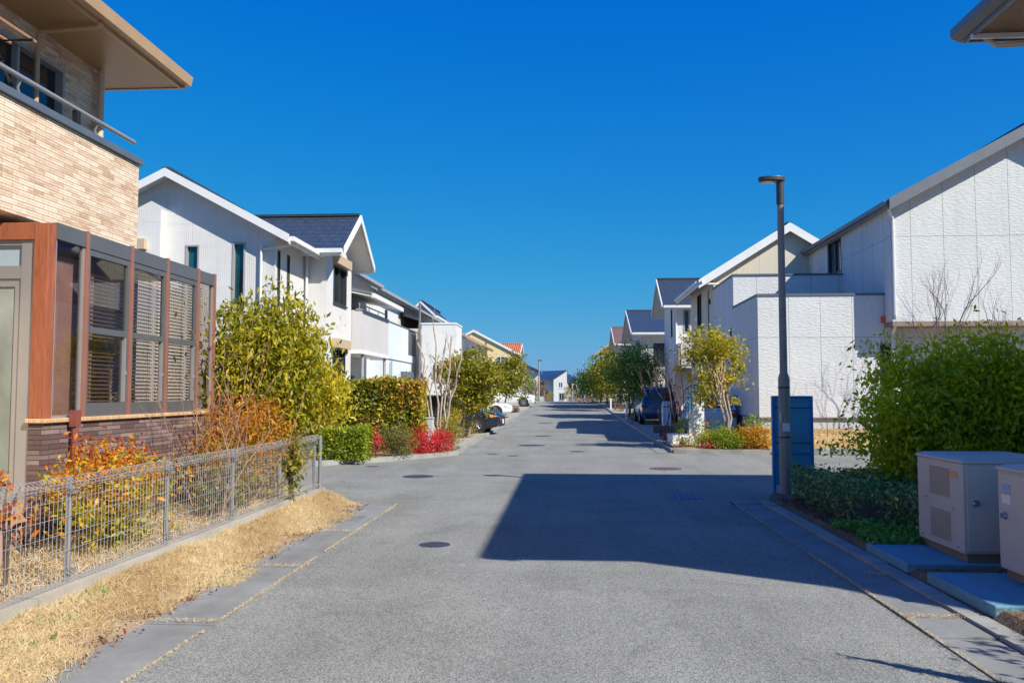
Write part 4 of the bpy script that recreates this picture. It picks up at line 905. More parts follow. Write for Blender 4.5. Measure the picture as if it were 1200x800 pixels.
# house B, C
r4 = thing('house', 'grey house with low dark hipped roof beyond the slit window house', 'house', (7.5,66,gz(66)))
z4 = gz(66)
block(r4, 5.3, 13, 62, 72, z4, 6.05, M['grey_wall'], [('-X',63,65,3.4,5.4,dict(mull=1,frame='frame_dark')),('-X',66,68,3.4,5.2,dict(mull=1)),('-Y',6.2,7.0,3.6,5.2,dict(mull=1,frame='frame_dark')),('-X',63,66,.9,2.6,dict(mull=2))])
gable(r4, 5.3, 13, 62, 72, 6.05, 7.9, 'X', .6, .7, M['roof_x'], M['fascia_white'], M['soffit_white'], M['grey_wall'])
W = MB(); W.box(4.6,5.28,62.4,66.5,2.9,3.05); W.box(4.58,4.68,62.4,66.5,3.05,4.2); W.build('balcony', M['greige'], r4)
r5 = thing('house', 'tan house with rusty brown sloping roof far along the right side', 'house', (7,98,gz(96)))
z5 = gz(96)
block(r5, 3.9, 11, 95.6, 104, z5, 6.25, M['tan_wall'], [('-Y',4.3,4.9,3.4,5.2,dict(mull=0,frame='fascia_white',fw=.1)),('-Y',5.2,6.4,3.4,5.4,dict(mull=1,frame='frame_dark',fw=.1)),('-X',97,99,3.4,5.2,dict(mull=1)),('-Y',4.6,6.2,.9,2.4,dict(mull=1,fw=.1,frame='fascia_white'))])
gable(r5, 3.9, 11, 95.6, 104, 6.25, 8.9, 'Y', .9, .7, M['roof_brown'], M['fascia_tan'], M['soffit_white'], M['cream'], thk=.3)
r6 = thing('house', 'beige house with shallow brown and white eaves half hidden by the dark tree', 'house', (7,81,gz(80)))
block(r6, 4.9, 12, 77, 86, gz(80), 6.1, M['greige'], [('-X',78.5,80.5,3.4,5.3,dict(mull=1,frame='frame_dark')),('-Y',5.4,6.2,3.6,5.4,dict(mull=0,frame='fascia_white',fw=.1)),('-X',79,82,.8,2.6,dict(mull=2))])
gable(r6, 4.9, 12, 77, 86, 6.1, 7.7, 'X', .6, .7, M['roof_brown'], M['fascia_white'], M['soffit_white'], M['greige'])

# house on the near right: only its eave corner shows, and it casts the big shadow
r0 = thing('house', 'near house on the right with dark eave corner and brown wooden soffit', 'house', (9,8,.1))
out = [(5.72,3.75),(7.1,3.75),(8.8,2.65),(9.6,1.7),(15,1.7),(15,12.67),(5.72,12.67)]
W = MB(); W.slab([(x,y,6.98) for x,y in out], .06)
W.add([(x,y,6.985) for x,y in out] + [(10.3,7.2,8.6),(11.5,7.2,8.6)], [(0,1,7),(1,2,7),(2,3,7),(3,4,8,7),(4,5,8),(5,6,7,8),(6,0,7)]); W.build('roof', M['roof_y'], r0)
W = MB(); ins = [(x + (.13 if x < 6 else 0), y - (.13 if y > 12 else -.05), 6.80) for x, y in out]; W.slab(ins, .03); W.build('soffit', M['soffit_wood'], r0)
W = MB(); W.box(5.80,5.84,3.76,12.6,6.74,6.92); W.box(5.84,15,12.54,12.58,6.74,6.92); W.build('fascia', M['fascia_grey'], r0)
W = MB(); W.extr([(5.66,3.75,6.86),(5.79,3.75,6.80),(5.79,3.75,6.97),(5.66,3.75,6.99)], (0,8.95,0)); W.box(5.8,15,12.59,12.72,6.80,6.97); W.build('gutter', M['fascia_grey'], r0)
W = MB(); W.tube([(6.05,12.5,6.78),(6.2,12.45,6.64),(6.9,12.0,6.5),(6.95,11.97,6.3),(6.95,11.97,.2)], .04, 8); W.build('downpipe', M['pipe_tan'], r0)
W = MB(); W.box(6.98,15,5.2,11.9,.05,6.78); W.box(9.4,15,3,5.2,.05,6.78); W.build('wall', M['white_plain'], r0)
W = MB(); W.box(5.79,6.9,12.3,12.36,6.70,6.765); W.build('rafter', M['fascia_white'], r0)

# ================================================================== street furniture
lp = thing('street_lamp', 'tall taupe street lamp with flat dark head at the right corner', 'street lamp', (3.38,13.62,.05))
W = MB(); W.tube([(3.38,13.62,.0),(3.38,13.62,1.88)], .088, 16); W.tube([(3.38,13.62,1.88),(3.38,13.62,1.96)], [.088,.062], 16); W.tube([(3.38,13.62,1.96),(3.38,13.62,4.62)], [.060,.052], 16); W.build('pole', M['lamp_post'], lp, True)
W = MB(); W.tube([(3.38,13.62,4.62),(3.38,13.62,4.98)], .062, 16); W.build('collar', M['lamp_head'], lp, True)
W = MB(); W.extr([(3.09+.06*(1-math.cos(a)) if 0 else 3.25 + .21*math.cos(a), 13.62 + .13*math.sin(a), 4.99) for a in [2*math.pi*i/24 for i in range(24)]], (0,0,.075)); W.build('lamp_head', M['lamp_head'], lp, bevel=.015)
W = MB(); W.extr([(3.19 + .11*math.cos(a), 13.62 + .09*math.sin(a), 4.975) for a in [2*math.pi*i/20 for i in range(20)]], (0,0,.012)); W.build('lens', M['lens'], lp)
W = MB(); W.box(3.325,3.435,13.522,13.533,1.05,1.18); W.box(3.30,3.312,13.53,13.56,1.2,1.34); W.build('sticker', M['sticker'], lp)
W = MB(); W.disc((3.38,13.62,1.72),(0,0,1),.087,.092,.02,20); W.disc((3.38,13.62,.95),(0,0,1),.087,.092,.02,20); W.build('band', M['black'], lp)

sb = thing('sign_board', 'blue framed notice board seen from its back behind the lamp post', 'sign', (3.6,14.05,.05))
W = MB(); W.box(3.32,3.90,14.05,14.075,.22,1.56); W.build('panel', M['sign_back'], sb)
W = MB(); W.box(3.285,3.33,14.025,14.10,.0,1.60); W.box(3.89,3.935,14.025,14.10,.0,1.60); W.box(3.33,3.89,14.025,14.10,1.56,1.60); W.box(3.33,3.89,14.03,14.05,.66,.70); W.box(3.33,3.89,14.03,14.05,.18,.22); W.build('frame', M['sign_frame'], sb, bevel=.004)
W = MB(); W.box(3.33,3.89,14.042,14.0495,1.40,1.412); W.box(3.33,3.89,14.042,14.0495,.84,.852); W.build('strap', M['black'], sb)

def cabinet(x0, x1, y0, y1, z0, z1, label, first):
    c = thing('utility_cabinet', label, 'utility cabinet', ((x0+x1)/2,(y0+y1)/2,z0), 'utility cabinets by the right kerb')
    W = MB(); W.box(x0+.035,x1-.035,y0+.03,y1-.03,z0,z0+.075); W.build('plinth', M['cabinet_base'], c)
    zt = z1-.05
    W = MB(); W.box(x0,x1,y0,y1,z0+.077,zt); W.build('body', M['cabinet'], c, bevel=.008)
    W = MB(); W.add([(x0-.012,y0-.015,zt+.002),(x1+.012,y0-.015,zt+.002),(x1+.012,y1+.015,zt+.002),(x0-.012,y1+.015,zt+.002),(x0-.012,y0-.015,zt+.025),(x1+.012,y0-.015,zt+.025),(x1+.012,y1+.015,zt+.025),(x0-.012,y1+.015,zt+.025),(x0+.05,y0+.05,z1),(x1-.05,y0+.05,z1),(x1-.05,y1-.05,z1),(x0+.05,y1-.05,z1)],
        [(0,3,2,1),(0,1,5,4),(1,2,6,5),(2,3,7,6),(3,0,4,7),(4,5,9,8),(5,6,10,9),(6,7,11,10),(7,4,8,11),(8,9,10,11)]); W.build('lid', M['cabinet'], c, bevel=.004)
    if first:
        W = MB(); W.box(x0+.03,x1-.03,y0-.012,y0-.002,z0+.10,zt-.02); d = W.build('door', M['cabinet'], c, bevel=.004)
        W = MB(); cx = x0+.10; W.disc((cx,y0-.012,z0+.53),(0,-1,0),0,.032,.012,20); W.tube([(cx,y0-.022,z0+.53),(cx,y0-.055,z0+.53)], .022, 14); W.build('handle', M['chrome'], d, True)
        for za, zb_ in ((z0+.55,z0+.82),(z0+.14,z0+.42)):
            W = MB()
            n = 18
            for i in range(n):
                zz = za + (zb_-za)*i/n; W.box(x0-.006,x0-.001,y0+.27,y0+.70,zz,zz+(zb_-za)/n*.62)
            W.build('vent', M['cabinet_dark'], c)
        W = MB(); W.box(x0-.004,x0-.001,y0+.10,y0+.24,z0+.74,z0+.80); W.build('label_plate', M['orange_lbl'], c)
        W = MB()
        for yy_, zz in ((.12,.12),(.9,.12),(.78,.5),(.2,.45),(.82,.80)): W.disc((x0-.001,y0+yy_,z0+zz),(-1,0,0),0,.009,.004,10)
        W.build('screw', M['chrome'], c)
    else:
        W = MB(); W.box(x0-.012,x0-.002,y0+.02,y1-.02,z0+.10,zt-.02); d = W.build('door', M['cabinet'], c, bevel=.004)
        W = MB(); cy = y1-.14; W.disc((x0-.012,cy,z0+.52),(-1,0,0),0,.032,.012,20); W.tube([(x0-.02,cy,z0+.52),(x0-.05,cy,z0+.52)], .022, 14); W.build('handle', M['chrome'], d, True)
        W = MB(); W.box(x0-.015,x0-.0125,y1-.22,y1-.08,z0+.70,z0+.78); W.build('label_plate', M['blue_lbl'], d)
        W = MB(); W.box(x0-.015,x0-.0125,y1-.22,y1-.08,z0+.62,z0+.69); W.build('label_plate', M['sticker'], d)
cabinet(3.56, 4.45, 8.02, 9.02, .125, 1.06, 'beige utility cabinet with two vent panels on its street side', True)
cabinet(3.60, 4.5, 6.3, 7.46, .125, 1.06, 'beige utility cabinet cut by the picture edge with grey and white stickers', False)
W = MB(); W.box(3.04,4.6,8.0,9.05,.03,.122); W.top('cabinet_pad', M['pad'], 'blue slab under the vented cabinet', 'slab', 'blue pads under the cabinets', bevel=.01)
W = MB(); W.box(3.06,4.6,6.45,7.62,.03,.122); W.top('cabinet_pad', M['pad'], 'blue slab under the nearer stickered cabinet', 'slab', 'blue pads under the cabinets', bevel=.01)

# manholes
def manhole(x, y, r, mat, label):
    c = thing('manhole_cover', label, 'manhole cover', (x,y,gz(y)), 'manhole covers in the asphalt')
    W = MB(); W.disc((x,y,gz(y)-.03),(0,0,1),r*.93,r,.034,28); W.build('rim', M['manhole'], c)
    W = MB(); W.disc((x,y,gz(y)-.03),(0,0,1),0,r*.92,.033,28)
    for i in range(-2,3):
        for j in range(-2,3):
            if i*i+j*j < 6: W.box(x+i*r*.3-.02,x+i*r*.3+.02,y+j*r*.3-.02,y+j*r*.3+.02,gz(y)+.003,gz(y)+.007)
    W.build('cover', mat, c)
for x, y, r, m, lb in [(-1.45,9.33,.17,'manhole','small dark manhole cover alone near the big shadow corner'),(-2.95,16.84,.31,'manhole','large dark manhole cover in front of the red shrubs'),
    (-4.38,19.05,.15,'manhole_red','small manhole cover at the foot of the clipped hedge'),(-1.12,26.8,.42,'manhole','widest manhole cover of the row up the street'),
    (-.93,31.95,.32,'manhole','manhole cover second up the street in the middle lane'),(-1.1,42.5,.36,'manhole','farthest manhole cover up the street'),
    (-2.02,23.02,.16,'manhole_red','small manhole cover by the left corner kerb'),(-1.43,22.43,.15,'manhole_red','small manhole cover right of the one by the corner kerb'),
    (.26,24.17,.21,'manhole','manhole cover in mid street beyond the shadow'),(1.89,13.82,.32,'manhole_blue','blue manhole cover inside the big shadow'),(2.12,18.88,.35,'manhole_red','brownish manhole cover just beyond the big shadow')]:
    manhole(x, y, r, M[m], lb)
W = MB(); W.box(-2.92,-2.66,10.9,11.36,.0,.016)
for i in range(6): W.box(-2.90,-2.68,10.93+.07*i,10.96+.07*i,.0165,.022)
W.top('drain_grate', M['post'], 'dark iron drain grate set in the left gutter', 'drain')

# ------------------------------------------------------------------ near right plants
bush('large_bush', 'large bright green bush behind the utility cabinets', 'bush', (5.9,12.45,1.25), (1.75,.62,1.22), 36000, .095, L['bush'], nc=900, zb=.09, cr=.26, stems=26, shell=.15, bk=.8, aspect=.42,
     rnd=lambda P, t: np.clip(.15 + .35*t + .5*rng.random(len(P)), 0, 1))
bush('large_bush', 'upright green bush at the right edge behind the nearer cabinet', 'bush', (7.5,11.9,1.5), (1.3,.6,1.3), 16000, .095, L['bush'], nc=220, zb=.09, cr=.3, stems=12, shell=.15, bk=.8)
bush('large_bush', 'loose leafy bush with long shoots left of the vented cabinet', 'bush', (4.75,11.9,1.0), (.70,.5,.92), 7500, .09, L['bush'], nc=120, zb=.09, cr=.3, stems=12, shell=.1, bk=.8)
hd = thing('low_hedge', 'low dark green hedge along the right kerb below the lamp post', 'hedge', (3.7,11.5,.08))
P1 = hedgepts(3.30,4.9,10.0,13.35,.12,.52,9000,.10,.06); P2 = hedgepts(3.75,4.9,9.45,10.2,.12,.50,1800,.10,.06); P = np.concatenate([P1,P2])
sl = 3.18 + .55*np.clip((10.9-P[:,1])/1.0,0,1) + .20*np.clip((P[:,1]-12.6)/.7,0,1); P = P[P[:,0] > sl]
leaves('foliage', P, .062, .032, L['low'], hd, (0,0,1), .5)
for i in range(30):
    x, y = random.uniform(3.45,4.8), random.uniform(9.8,13.2); W = MB(); W.tube([(x,y,.05),(x+random.gauss(0,.08),y+random.gauss(0,.08),.45)], [.010,.004], 4); W.build('stem', M['bark_dark'], hd)
tree('small_tree', 'small leafy tree off the right edge casting dappled shade on the gutter', 'tree', (5.1,4.0,.07), .9, (5.05,4.1,1.75), (.6,.55,.6), 900, .09, L['bush'], 'bark_dark', tr=.03, per=14, cr=.22)
bush('shadow_cone', 'slender leafy cone off the right edge added to cast a thin shadow', 'shrub', (3.22,4.5,.80), (.07,.07,.78), 900, .04, L['dark'], nc=120, zb=.07, cr=.3, stems=1)  # unseen leafy cone, added only for the thin shadow it casts
W = MB(); W.tube([(3.22,4.5,.05),(3.22,4.5,.5),(3.22,4.5,1.1),(3.22,4.5,1.62)], [.09,.085,.05,.006], 9); W.build('shadow_core', M['bark_dark'], bpy.data.objects['shadow_cone'], True)  # solid core added so the cast shadow comes out dense
random.seed(5)
def bare_tree(label, base, h, mat, r=.035, depth=4, spread=.42, group=None, name='bare_tree', n=1, lean=(0,0)):
    t = thing(name, label, 'tree', base, group); W = MB()
    for i in range(n): grow(W, (base[0]+random.gauss(0,.05)*(n>1), base[1], base[2]-.05), (lean[0]+random.gauss(0,.25)*(n>1), lean[1], 1), h*.36, r, depth, spread, .28, .66, (2,3), .10)
    W.build('trunk', M[mat], t, True); return t
bare_tree('bare purple twigged tree in front of the white gable wall', (10.9,24.5,.5), 4.7, 'twig_purple', .055, 5)
bare_tree('slimmer bare tree to the left of the bare tree before the white gable', (10.0,24.6,.5), 4.4, 'twig_purple', .045, 5)
bare_tree('bare tree at the right picture edge before the white gable', (12.0,24.5,.5), 4.0, 'twig_purple', .045, 5)
bare_tree('tiny bare sapling standing in the dry lawn', (7.35,24.9,.4), 1.4, 'twig_purple', .012, 2)
W = MB(); W.beam((8.2,24.9,.55),(7.5,25.0,1.6),.05,.05); W.top('prop_pole', M['white_box'], 'pale wooden prop leaning at the edge of the large bush', 'pole')

# ------------------------------------------------------------------ right far corner planting
tree('maple_tree', 'yellow green young tree at the far right corner', 'tree', (4.55,25.2,.15), .75, (4.25,25.2,2.45), (.92,.8,1.2), 5000, .11, L['maple'], 'bark_pale', tr=.045, stems=3, per=52, cr=.17, bk=.4, shell=.2, limbs=12, zmin=.95)
bush('round_shrub', 'round bright green shrub at the far right corner kerb', 'shrub', (4.35,24.05,.36), (.48,.38,.32), 3400, .06, L['box'], zb=.08, cr=.3, stems=6)
bush('autumn_shrub', 'orange and yellow shrub left of the blue notice board', 'shrub', (5.15,24.15,.42), (.50,.36,.36), 2800, .07, L['orange'], zb=.08, cr=.28, rnd=lambda P, t: np.clip(.2+.8*rng.random(len(P)),0,1))
bush('mixed_shrub', 'small yellowish shrub at the foot of the white gate pillar', 'shrub', (3.75,24.3,.33), (.38,.3,.28), 800, .06, L['maple'], zb=.08, cr=.3)
bush('mixed_shrub', 'low pinkish red shrub between gate pillar and green shrub', 'shrub', (3.95,23.95,.20), (.25,.2,.15), 300, .05, L['red'], zb=.08, cr=.3)
bush('mixed_shrub', 'dull dark shrub behind the far right corner planting', 'shrub', (4.25,25.9,.5), (.6,.3,.4), 800, .07, L['dark'], zb=.1, cr=.3)
bush('mixed_shrub', 'small green shrub beside the raised white planter', 'shrub', (3.25,24.35,.30), (.2,.25,.28), 420, .06, L['feather'], zb=.08, cr=.3)
bush('dark_shrub', 'dark shrub against the shaded wall of the flat roofed wing', 'shrub', (5.45,25.6,.6), (.3,.3,.55), 700, .07, L['dark'], zb=.1, cr=.3)
bush('red_sprig', 'thin dark red shrub behind the young corner tree', 'shrub', (4.1,26.6,.65), (.2,.2,.4), 160, .06, L['red'], zb=.1, cr=.3, nc=14)
W = MB(); W.box(3.05,3.62,25.2,26.6,.05,.40); W.box(3.11,3.56,25.26,26.54,.405,.42); W.top('planter_box', M['white_box'], 'white raised planter box by the right kerb', 'planter', bevel=.012)
bush('planter_shrub', 'dark leafy plant growing in the white planter box', 'shrub', (3.38,25.9,.66), (.25,.5,.25), 600, .06, L['dark'], zb=.42, cr=.3)
bush('red_sprig', 'small red leaved sprig at the kerb beside the planter box', 'shrub', (3.02,26.8,.30), (.12,.12,.2), 140, .05, L['red'], zb=.08, cr=.35)
W = MB(); W.box(3.85,4.17,26.5,26.8,.05,1.62); W.box(3.83,4.19,26.48,26.82,1.622,1.66); W.top('gate_pillar', M['white_box'], 'tall white gate pillar at the right far corner', 'pillar', bevel=.01)
W = MB(); W.box(3.62,3.98,25.85,26.0,.05,1.0); W.box(3.60,4.0,25.83,26.02,1.002,1.03); W.top('low_gate_wall', M['white_box'], 'short white gate wall in front of the tall white pillar', 'wall', bevel=.01)
gt = thing('iron_gate', 'black iron gate with arched top beside the white pillar', 'gate', (3.45,28,.05))
for x0, x1 in ((2.95+.2,3.75),(3.80,4.4)):
    W = MB(); n = 7
    for i in range(n):
        x = x0 + (x1-x0)*i/(n-1); tt = (i/(n-1)-.5)*2; W.tube([(x,28,.2),(x,28,1.72+.18*(1-tt*tt))], .012, 5)
    W.tube([(x0 + (x1-x0)*i/12, 28, 1.72+.18*(1-((i/12-.5)*2)**2)) for i in range(13)], .016, 5); W.tube([(x0,28,.3),(x1,28,.3)], .014, 5); W.tube([(x0,28,1.5),(x1,28,1.5)], .012, 5)
    W.build('gate_leaf', M['frame_dark'], gt)
mbx = thing('mail_post', 'white mail post on a small brick plinth by the right driveway', 'mailbox', (3.75,33,gz(33)+.08))
W = MB(); W.box(3.25,4.3,32.8,33.2,gz(33),gz(33)+.35); W.build('plinth', M['lowwall'], mbx); W = MB(); W.box(3.6,3.95,32.88,33.12,gz(33)+.352,1.32); W.build('box', M['white_box'], mbx, bevel=.01)
W = MB(); W.box(3.64,3.91,32.87,32.879,1.1,1.14); W.build('slot', M['frame_dark'], mbx)
random.seed(9)
bare_tree('bare brown shrub tree in front of the blue cars on the right', (3.45,27.2,.1), 3.0, 'twig_purple', .028, 3, .3, n=4, name='bare_shrub_tree')
bare_tree('bare brown upright shrub beside the white mail post', (3.3,30.5,.15), 2.8, 'twig_purple', .028, 3, .3, n=4, name='bare_shrub_tree')
tree('dark_tree', 'dense dark green tree overhanging the right side of the street', 'tree', (3.6,50,.2), 1.2, (3.85,50,2.75), (1.6,1.6,1.6), 7500, .17, L['dark'], 'bark_dark', tr=.09, per=22, cr=.17, shell=.3, zmin=.9)
tree('green_tree', 'lighter yellow green tree beyond the dark green one', 'tree', (3.3,60,.3), 1.2, (2.9,60,2.9), (1.3,1.5,1.5), 5000, .18, L['momiji'], 'bark_dark', tr=.08, per=20, cr=.18, zmin=1.2)
tree('dark_tree', 'far rounded dark green tree past the lighter one', 'tree', (3.4,74,.45), 1.1, (2.7,74,2.9), (1.3,1.5,1.5), 3600, .2, L['dark'], 'bark_dark', tr=.08, per=18, cr=.2)
tree('green_tree', 'olive tree low in front of the tan house', 'tree', (3.3,86,.6), 1.0, (2.2,86,2.6), (1.4,1.5,1.5), 3000, .22, L['momiji'], 'bark_dark', tr=.08, per=18, cr=.2, rnd=lambda P, t: .4*rng.random(len(P))+.4*t)
for x, y, r_, mt, lb in [(3.4,44,.45,'dusty','brownish low shrub beside the dark tree trunk'),(3.6,57,.5,'brown','reddish brown shrub at the right kerb beyond the dark tree'),(3.5,68,.6,'dark','dark low shrub farther along the right kerb')]:
    bush('kerb_shrub', lb, 'shrub', (x,y,gz(y)+.45), (r_,r_,.4), 600, .09, L[mt], zb=gz(y)+.08, cr=.3)
for i, (y, x) in enumerate([(46,3.15),(62,3.1)]):
    W = MB(); W.tube([(x,y,gz(y)),(x,y,gz(y)+.95)], .06, 8); W.disc((x,y,gz(y)+.95),(0,0,1),0,.075,.05,10); W.top('bollard', M['white_box'], ['white post beside the trunk of the dark green tree','white post farther up the right kerb'][i], 'post')

# ------------------------------------------------------------------ left far corner planting
def hedge(name, label, box, n, leaf, mat, rnd=None, rough=.05, depth=.12):
    x0,x1,y0,y1,z0,z1 = box; t = thing(name, label, 'hedge', ((x0+x1)/2,(y0+y1)/2,z0)); P = hedgepts(*box, n, depth, rough)
    P = np.concatenate([P, np.array([x0+.1,y0+.1,z0]) + rng.random((n//3,3))*np.array([x1-x0-.2,y1-y0-.2,z1-z0-.1])])
    leaves('foliage', P, leaf, leaf*.5, mat, t, (0,0,1), .3, None if rnd is None else rnd(P))
    for i in range(int((x1-x0)*5)):
        x, y = random.uniform(x0+.15,x1-.15), random.uniform(y0+.15,y1-.15); W = MB(); W.tube([(x,y,z0-.03),(x+random.gauss(0,.06),y,z1*.8)], [.018,.006], 4); W.build('stem', M['bark_dark'], t)
hedge('clipped_hedge', 'low clipped bright green hedge along the cross street', (-8.5,-4.62,19.35,20.15,.10,.86), 15000, .065, L['box'], None, .03)
hedge('tall_hedge', 'tall yellow and reddish hedge in front of the white ribbed house', (-9.0,-3.85,22.3,23.2,.12,1.97), 30000, .105, L['hedge'], lambda P: np.clip(.30 + .30*rng.normal(size=len(P)) + .22*np.clip(P[:,0]+5.4,0,2)*np.clip((P[:,2]-.6),0,1.4) + .12*np.sin(P[:,0]*4)*np.sin(P[:,2]*5), 0, 1), .07)
bush('dusty_shrub', 'rounded brownish green shrub next to the clipped hedge', 'shrub', (-4.2,20.95,.48), (.50,.42,.42), 2600, .055, L['dusty'], zb=.1, cr=.22, bk=.7)
bush('red_nandina', 'slim red nandina between the clipped hedge and the brownish shrub', 'shrub', (-4.62,20.25,.45), (.16,.16,.40), 520, .05, L['red'], zb=.1, cr=.4)
bush('red_nandina', 'bright red nandina mound in front of the pale gate post', 'shrub', (-3.80,21.72,.38), (.44,.32,.34), 2900, .05, L['red'], zb=.1, cr=.25)
bush('red_nandina', 'bright red nandina mound beside the feathery green shrub', 'shrub', (-3.34,22.2,.38), (.36,.30,.33), 2200, .05, L['red'], zb=.1, cr=.25)
bush('feathery_shrub', 'feathery green shrub at the left corner kerb', 'shrub', (-3.22,22.95,.5), (.36,.4,.44), 2200, .06, L['feather'], zb=.1, cr=.25, bk=.9, aspect=.22)
bush('green_shrub', 'small green shrub between the brownish shrub and the red mounds', 'shrub', (-4.02,21.55,.35), (.22,.22,.28), 500, .055, L['box'], zb=.1, cr=.3)
W = MB(); W.box(-4.05,-3.8,24.0,24.25,.05,.92); W.box(-4.07,-3.78,23.98,24.27,.922,.95); W.top('gate_post', M['foundation'], 'pale grey gate post behind the red shrubs', 'post', bevel=.01)
random.seed(77)
t = thing('pruned_tree', 'pruned bare tree with pale knobbly branches', 'tree', (-3.95,26.2,.1)); W = MB()
for i, (dx, h_, lean) in enumerate([(-.10,3.1,-.16),(.0,3.6,-.05),(.08,3.3,.10),(.14,2.6,.20),(-.05,2.2,-.24),(.05,2.9,.02)]):
    p = [Vector((-3.95+dx*.5,26.2+.05*i,.05))]; rs = [.036]
    for s in range(1,7):
        p.append(Vector((-3.95+dx+lean*h_*s/6+random.gauss(0,.05), 26.2+random.gauss(0,.05), .1+h_*s/6))); rs.append(.036-.0033*s + (.012 if s in (4,6) else 0))
    W.tube(p, rs, 7)
    for q in range(5):
        s = random.choice([3,4,5,6]); d = Vector((random.gauss(0,.5),random.gauss(0,.5),.7)); W.tube([p[s], p[s]+d*.18, p[s]+d*.32+Vector((0,0,.1))], [.018,.014,.018], 6)
        grow(W, p[s]+d*.32, d+Vector((0,0,.5)), .26, .007, 2, .5, .1)
W.build('trunk', M['bark_pale'], t, True)
tree('momiji_tree', 'olive green tree with layered foliage over the navy car', 'tree', (-3.55,29.2,.1), .8, (-3.2,29.2,2.0), (.95,.9,1.05), 8500, .115, L['momiji'], 'bark_grey', tr=.05, stems=2, per=26, cr=.17, shell=.3, limbs=12, zmin=.75)
tree('momiji_tree', 'upper olive tree rising behind the pruned bare tree', 'tree', (-4.4,31.2,.12), 1.0, (-4.15,31.2,2.45), (.65,.7,.6), 2600, .11, L['momiji'], 'bark_grey', tr=.04, per=24, cr=.2, shell=.3, rnd=lambda P, t: np.clip(.3+.4*t+.4*rng.random(len(P)),0,1))
tree('momiji_tree', 'olive tree in flat tiers before the yellow house', 'tree', (-3.6,50,.25), .8, (-3.2,50,2.6), (.95,1.0,1.25), 4500, .14, L['momiji'], 'bark_dark', tr=.07, per=30, cr=.17, shell=.4, limbs=12, zmin=1.2)
bush('yellow_shrub', 'bright yellow shrub behind the feathery green one', 'shrub', (-3.7,27.3,.55), (.42,.8,.50), 1500, .07, L['yellow'], zb=.1, cr=.28)
bush('yellow_shrub', 'small yellow shrub beside the navy car wheel', 'shrub', (-3.45,29.6,.40), (.3,.5,.32), 650, .07, L['yellow'], zb=.1, cr=.3)
bush('back_shrub', 'green shrub behind the tall hedge end', 'shrub', (-5.3,27.0,1.2), (.9,.5,1.0), 1800, .09, L['feather'], zb=.1, cr=.25)
bush('kerb_shrub', 'small orange tufted plant at the left kerb by the white cars', 'shrub', (-3.4,55,.55), (.3,.8,.22), 500, .10, L['brown'], zb=.3, cr=.3)
# far end
lp2 = thing('street_lamp', 'distant slim street lamp standing on the crest of the road', 'street lamp', (-3.0,90,gz(90)))
W = MB(); W.tube([(-3.0,90,gz(90)-.05),(-3.0,90,gz(90)+2)], .11, 10); W.tube([(-3.0,90,gz(90)+2),(-3.0,90,5.0)], .075, 10); W.build('pole', M['lamp_post'], lp2, True)
W = MB(); W.box(-3.12,-2.7,89.9,90.1,5.0,5.1); W.build('lamp_head', M['lamp_head'], lp2, bevel=.02)
tree('brown_tree', 'brown bare looking tree beside the distant lamp', 'tree', (-3.6,97,gz(97)), .6, (-3.4,97,1.9), (1.1,1.0,1.3), 1600, .14, L['brown'], 'bark_dark', tr=.08, per=20, cr=.22)
tree('brown_tree', 'brown bare looking tree left of the distant lamp tree', 'tree', (-5.0,96,gz(96)), .6, (-4.7,96,1.7), (.9,1.0,1.0), 1200, .14, L['brown'], 'bark_dark', tr=.08, per=20, cr=.22)
tree('conifer', 'small green pointed tree before the white sloped roof house', 'tree', (-4.2,93.5,gz(93)), .4, (-4.1,93.5,2.5), (.55,.6,.9), 900, .14, L['dark'], 'bark_dark', tr=.06, per=20, cr=.25)
bush('kerb_shrub', 'dark green shrub at the foot of the distant lamp', 'shrub', (-3.6,88.5,1.0), (.5,.5,.36), 500, .10, L['dark'], zb=.66, cr=.3)
bush('kerb_shrub', 'orange yellow shrub right of the distant lamp', 'shrub', (-2.9,130,1.2), (.7,.8,1.0), 600, .16, L['yellow'], zb=.3, cr=.3)
bush('tall_shrub', 'upright yellow green shrub beside the white end house', 'shrub', (-.1,150,1.5), (.65,.7,1.3), 900, .16, L['yellow'], zb=-.1, cr=.3, rnd=lambda P, t: .5*rng.random(len(P)))
for x, y, r_, h_, mt, lb in [(1.2,146,.8,1.2,'dark','dark bush right of the upright yellow green shrub'),(2.5,132,.9,1.3,'dark','dark rounded bush at the end of the street'),(3.4,122,1.0,1.3,'dark','dark bush left of the tan house end wall'),(2.0,140,1.4,1.0,'box','light green hedge behind the row of bollards')]:
    bush('end_bush', lb, 'bush', (x,y,gz(y)+h_), (r_,.8,h_), 900, .16, L[mt], zb=gz(y), cr=.3)
for i, (x, y) in enumerate([(.55,111),(2.15,111),(3.45,111)]):
    g_ = gz(y); W = MB(); W.tube([(x,y,g_),(x,y,g_+1.35)], .13, 8); W.disc((x,y,g_+1.35),(0,0,1),0,.16,.08,10)
    W.top('bollard', M['bollard'], ['blue grey bollard nearest the white end house','blue grey bollard in the middle of the end row','blue grey bollard closest to the dark trees'][i], 'bollard', 'bollards at the street end')
W = MB(); W.box(.1,6.0,112.5,112.8,gz(112)-.05,gz(112)+.55); W.box(.05,6.05,112.45,112.85,gz(112)+.552,gz(112)+.62); W.top('low_wall', M['lowwall'], 'reddish low wall behind the bollards at the street end', 'wall')

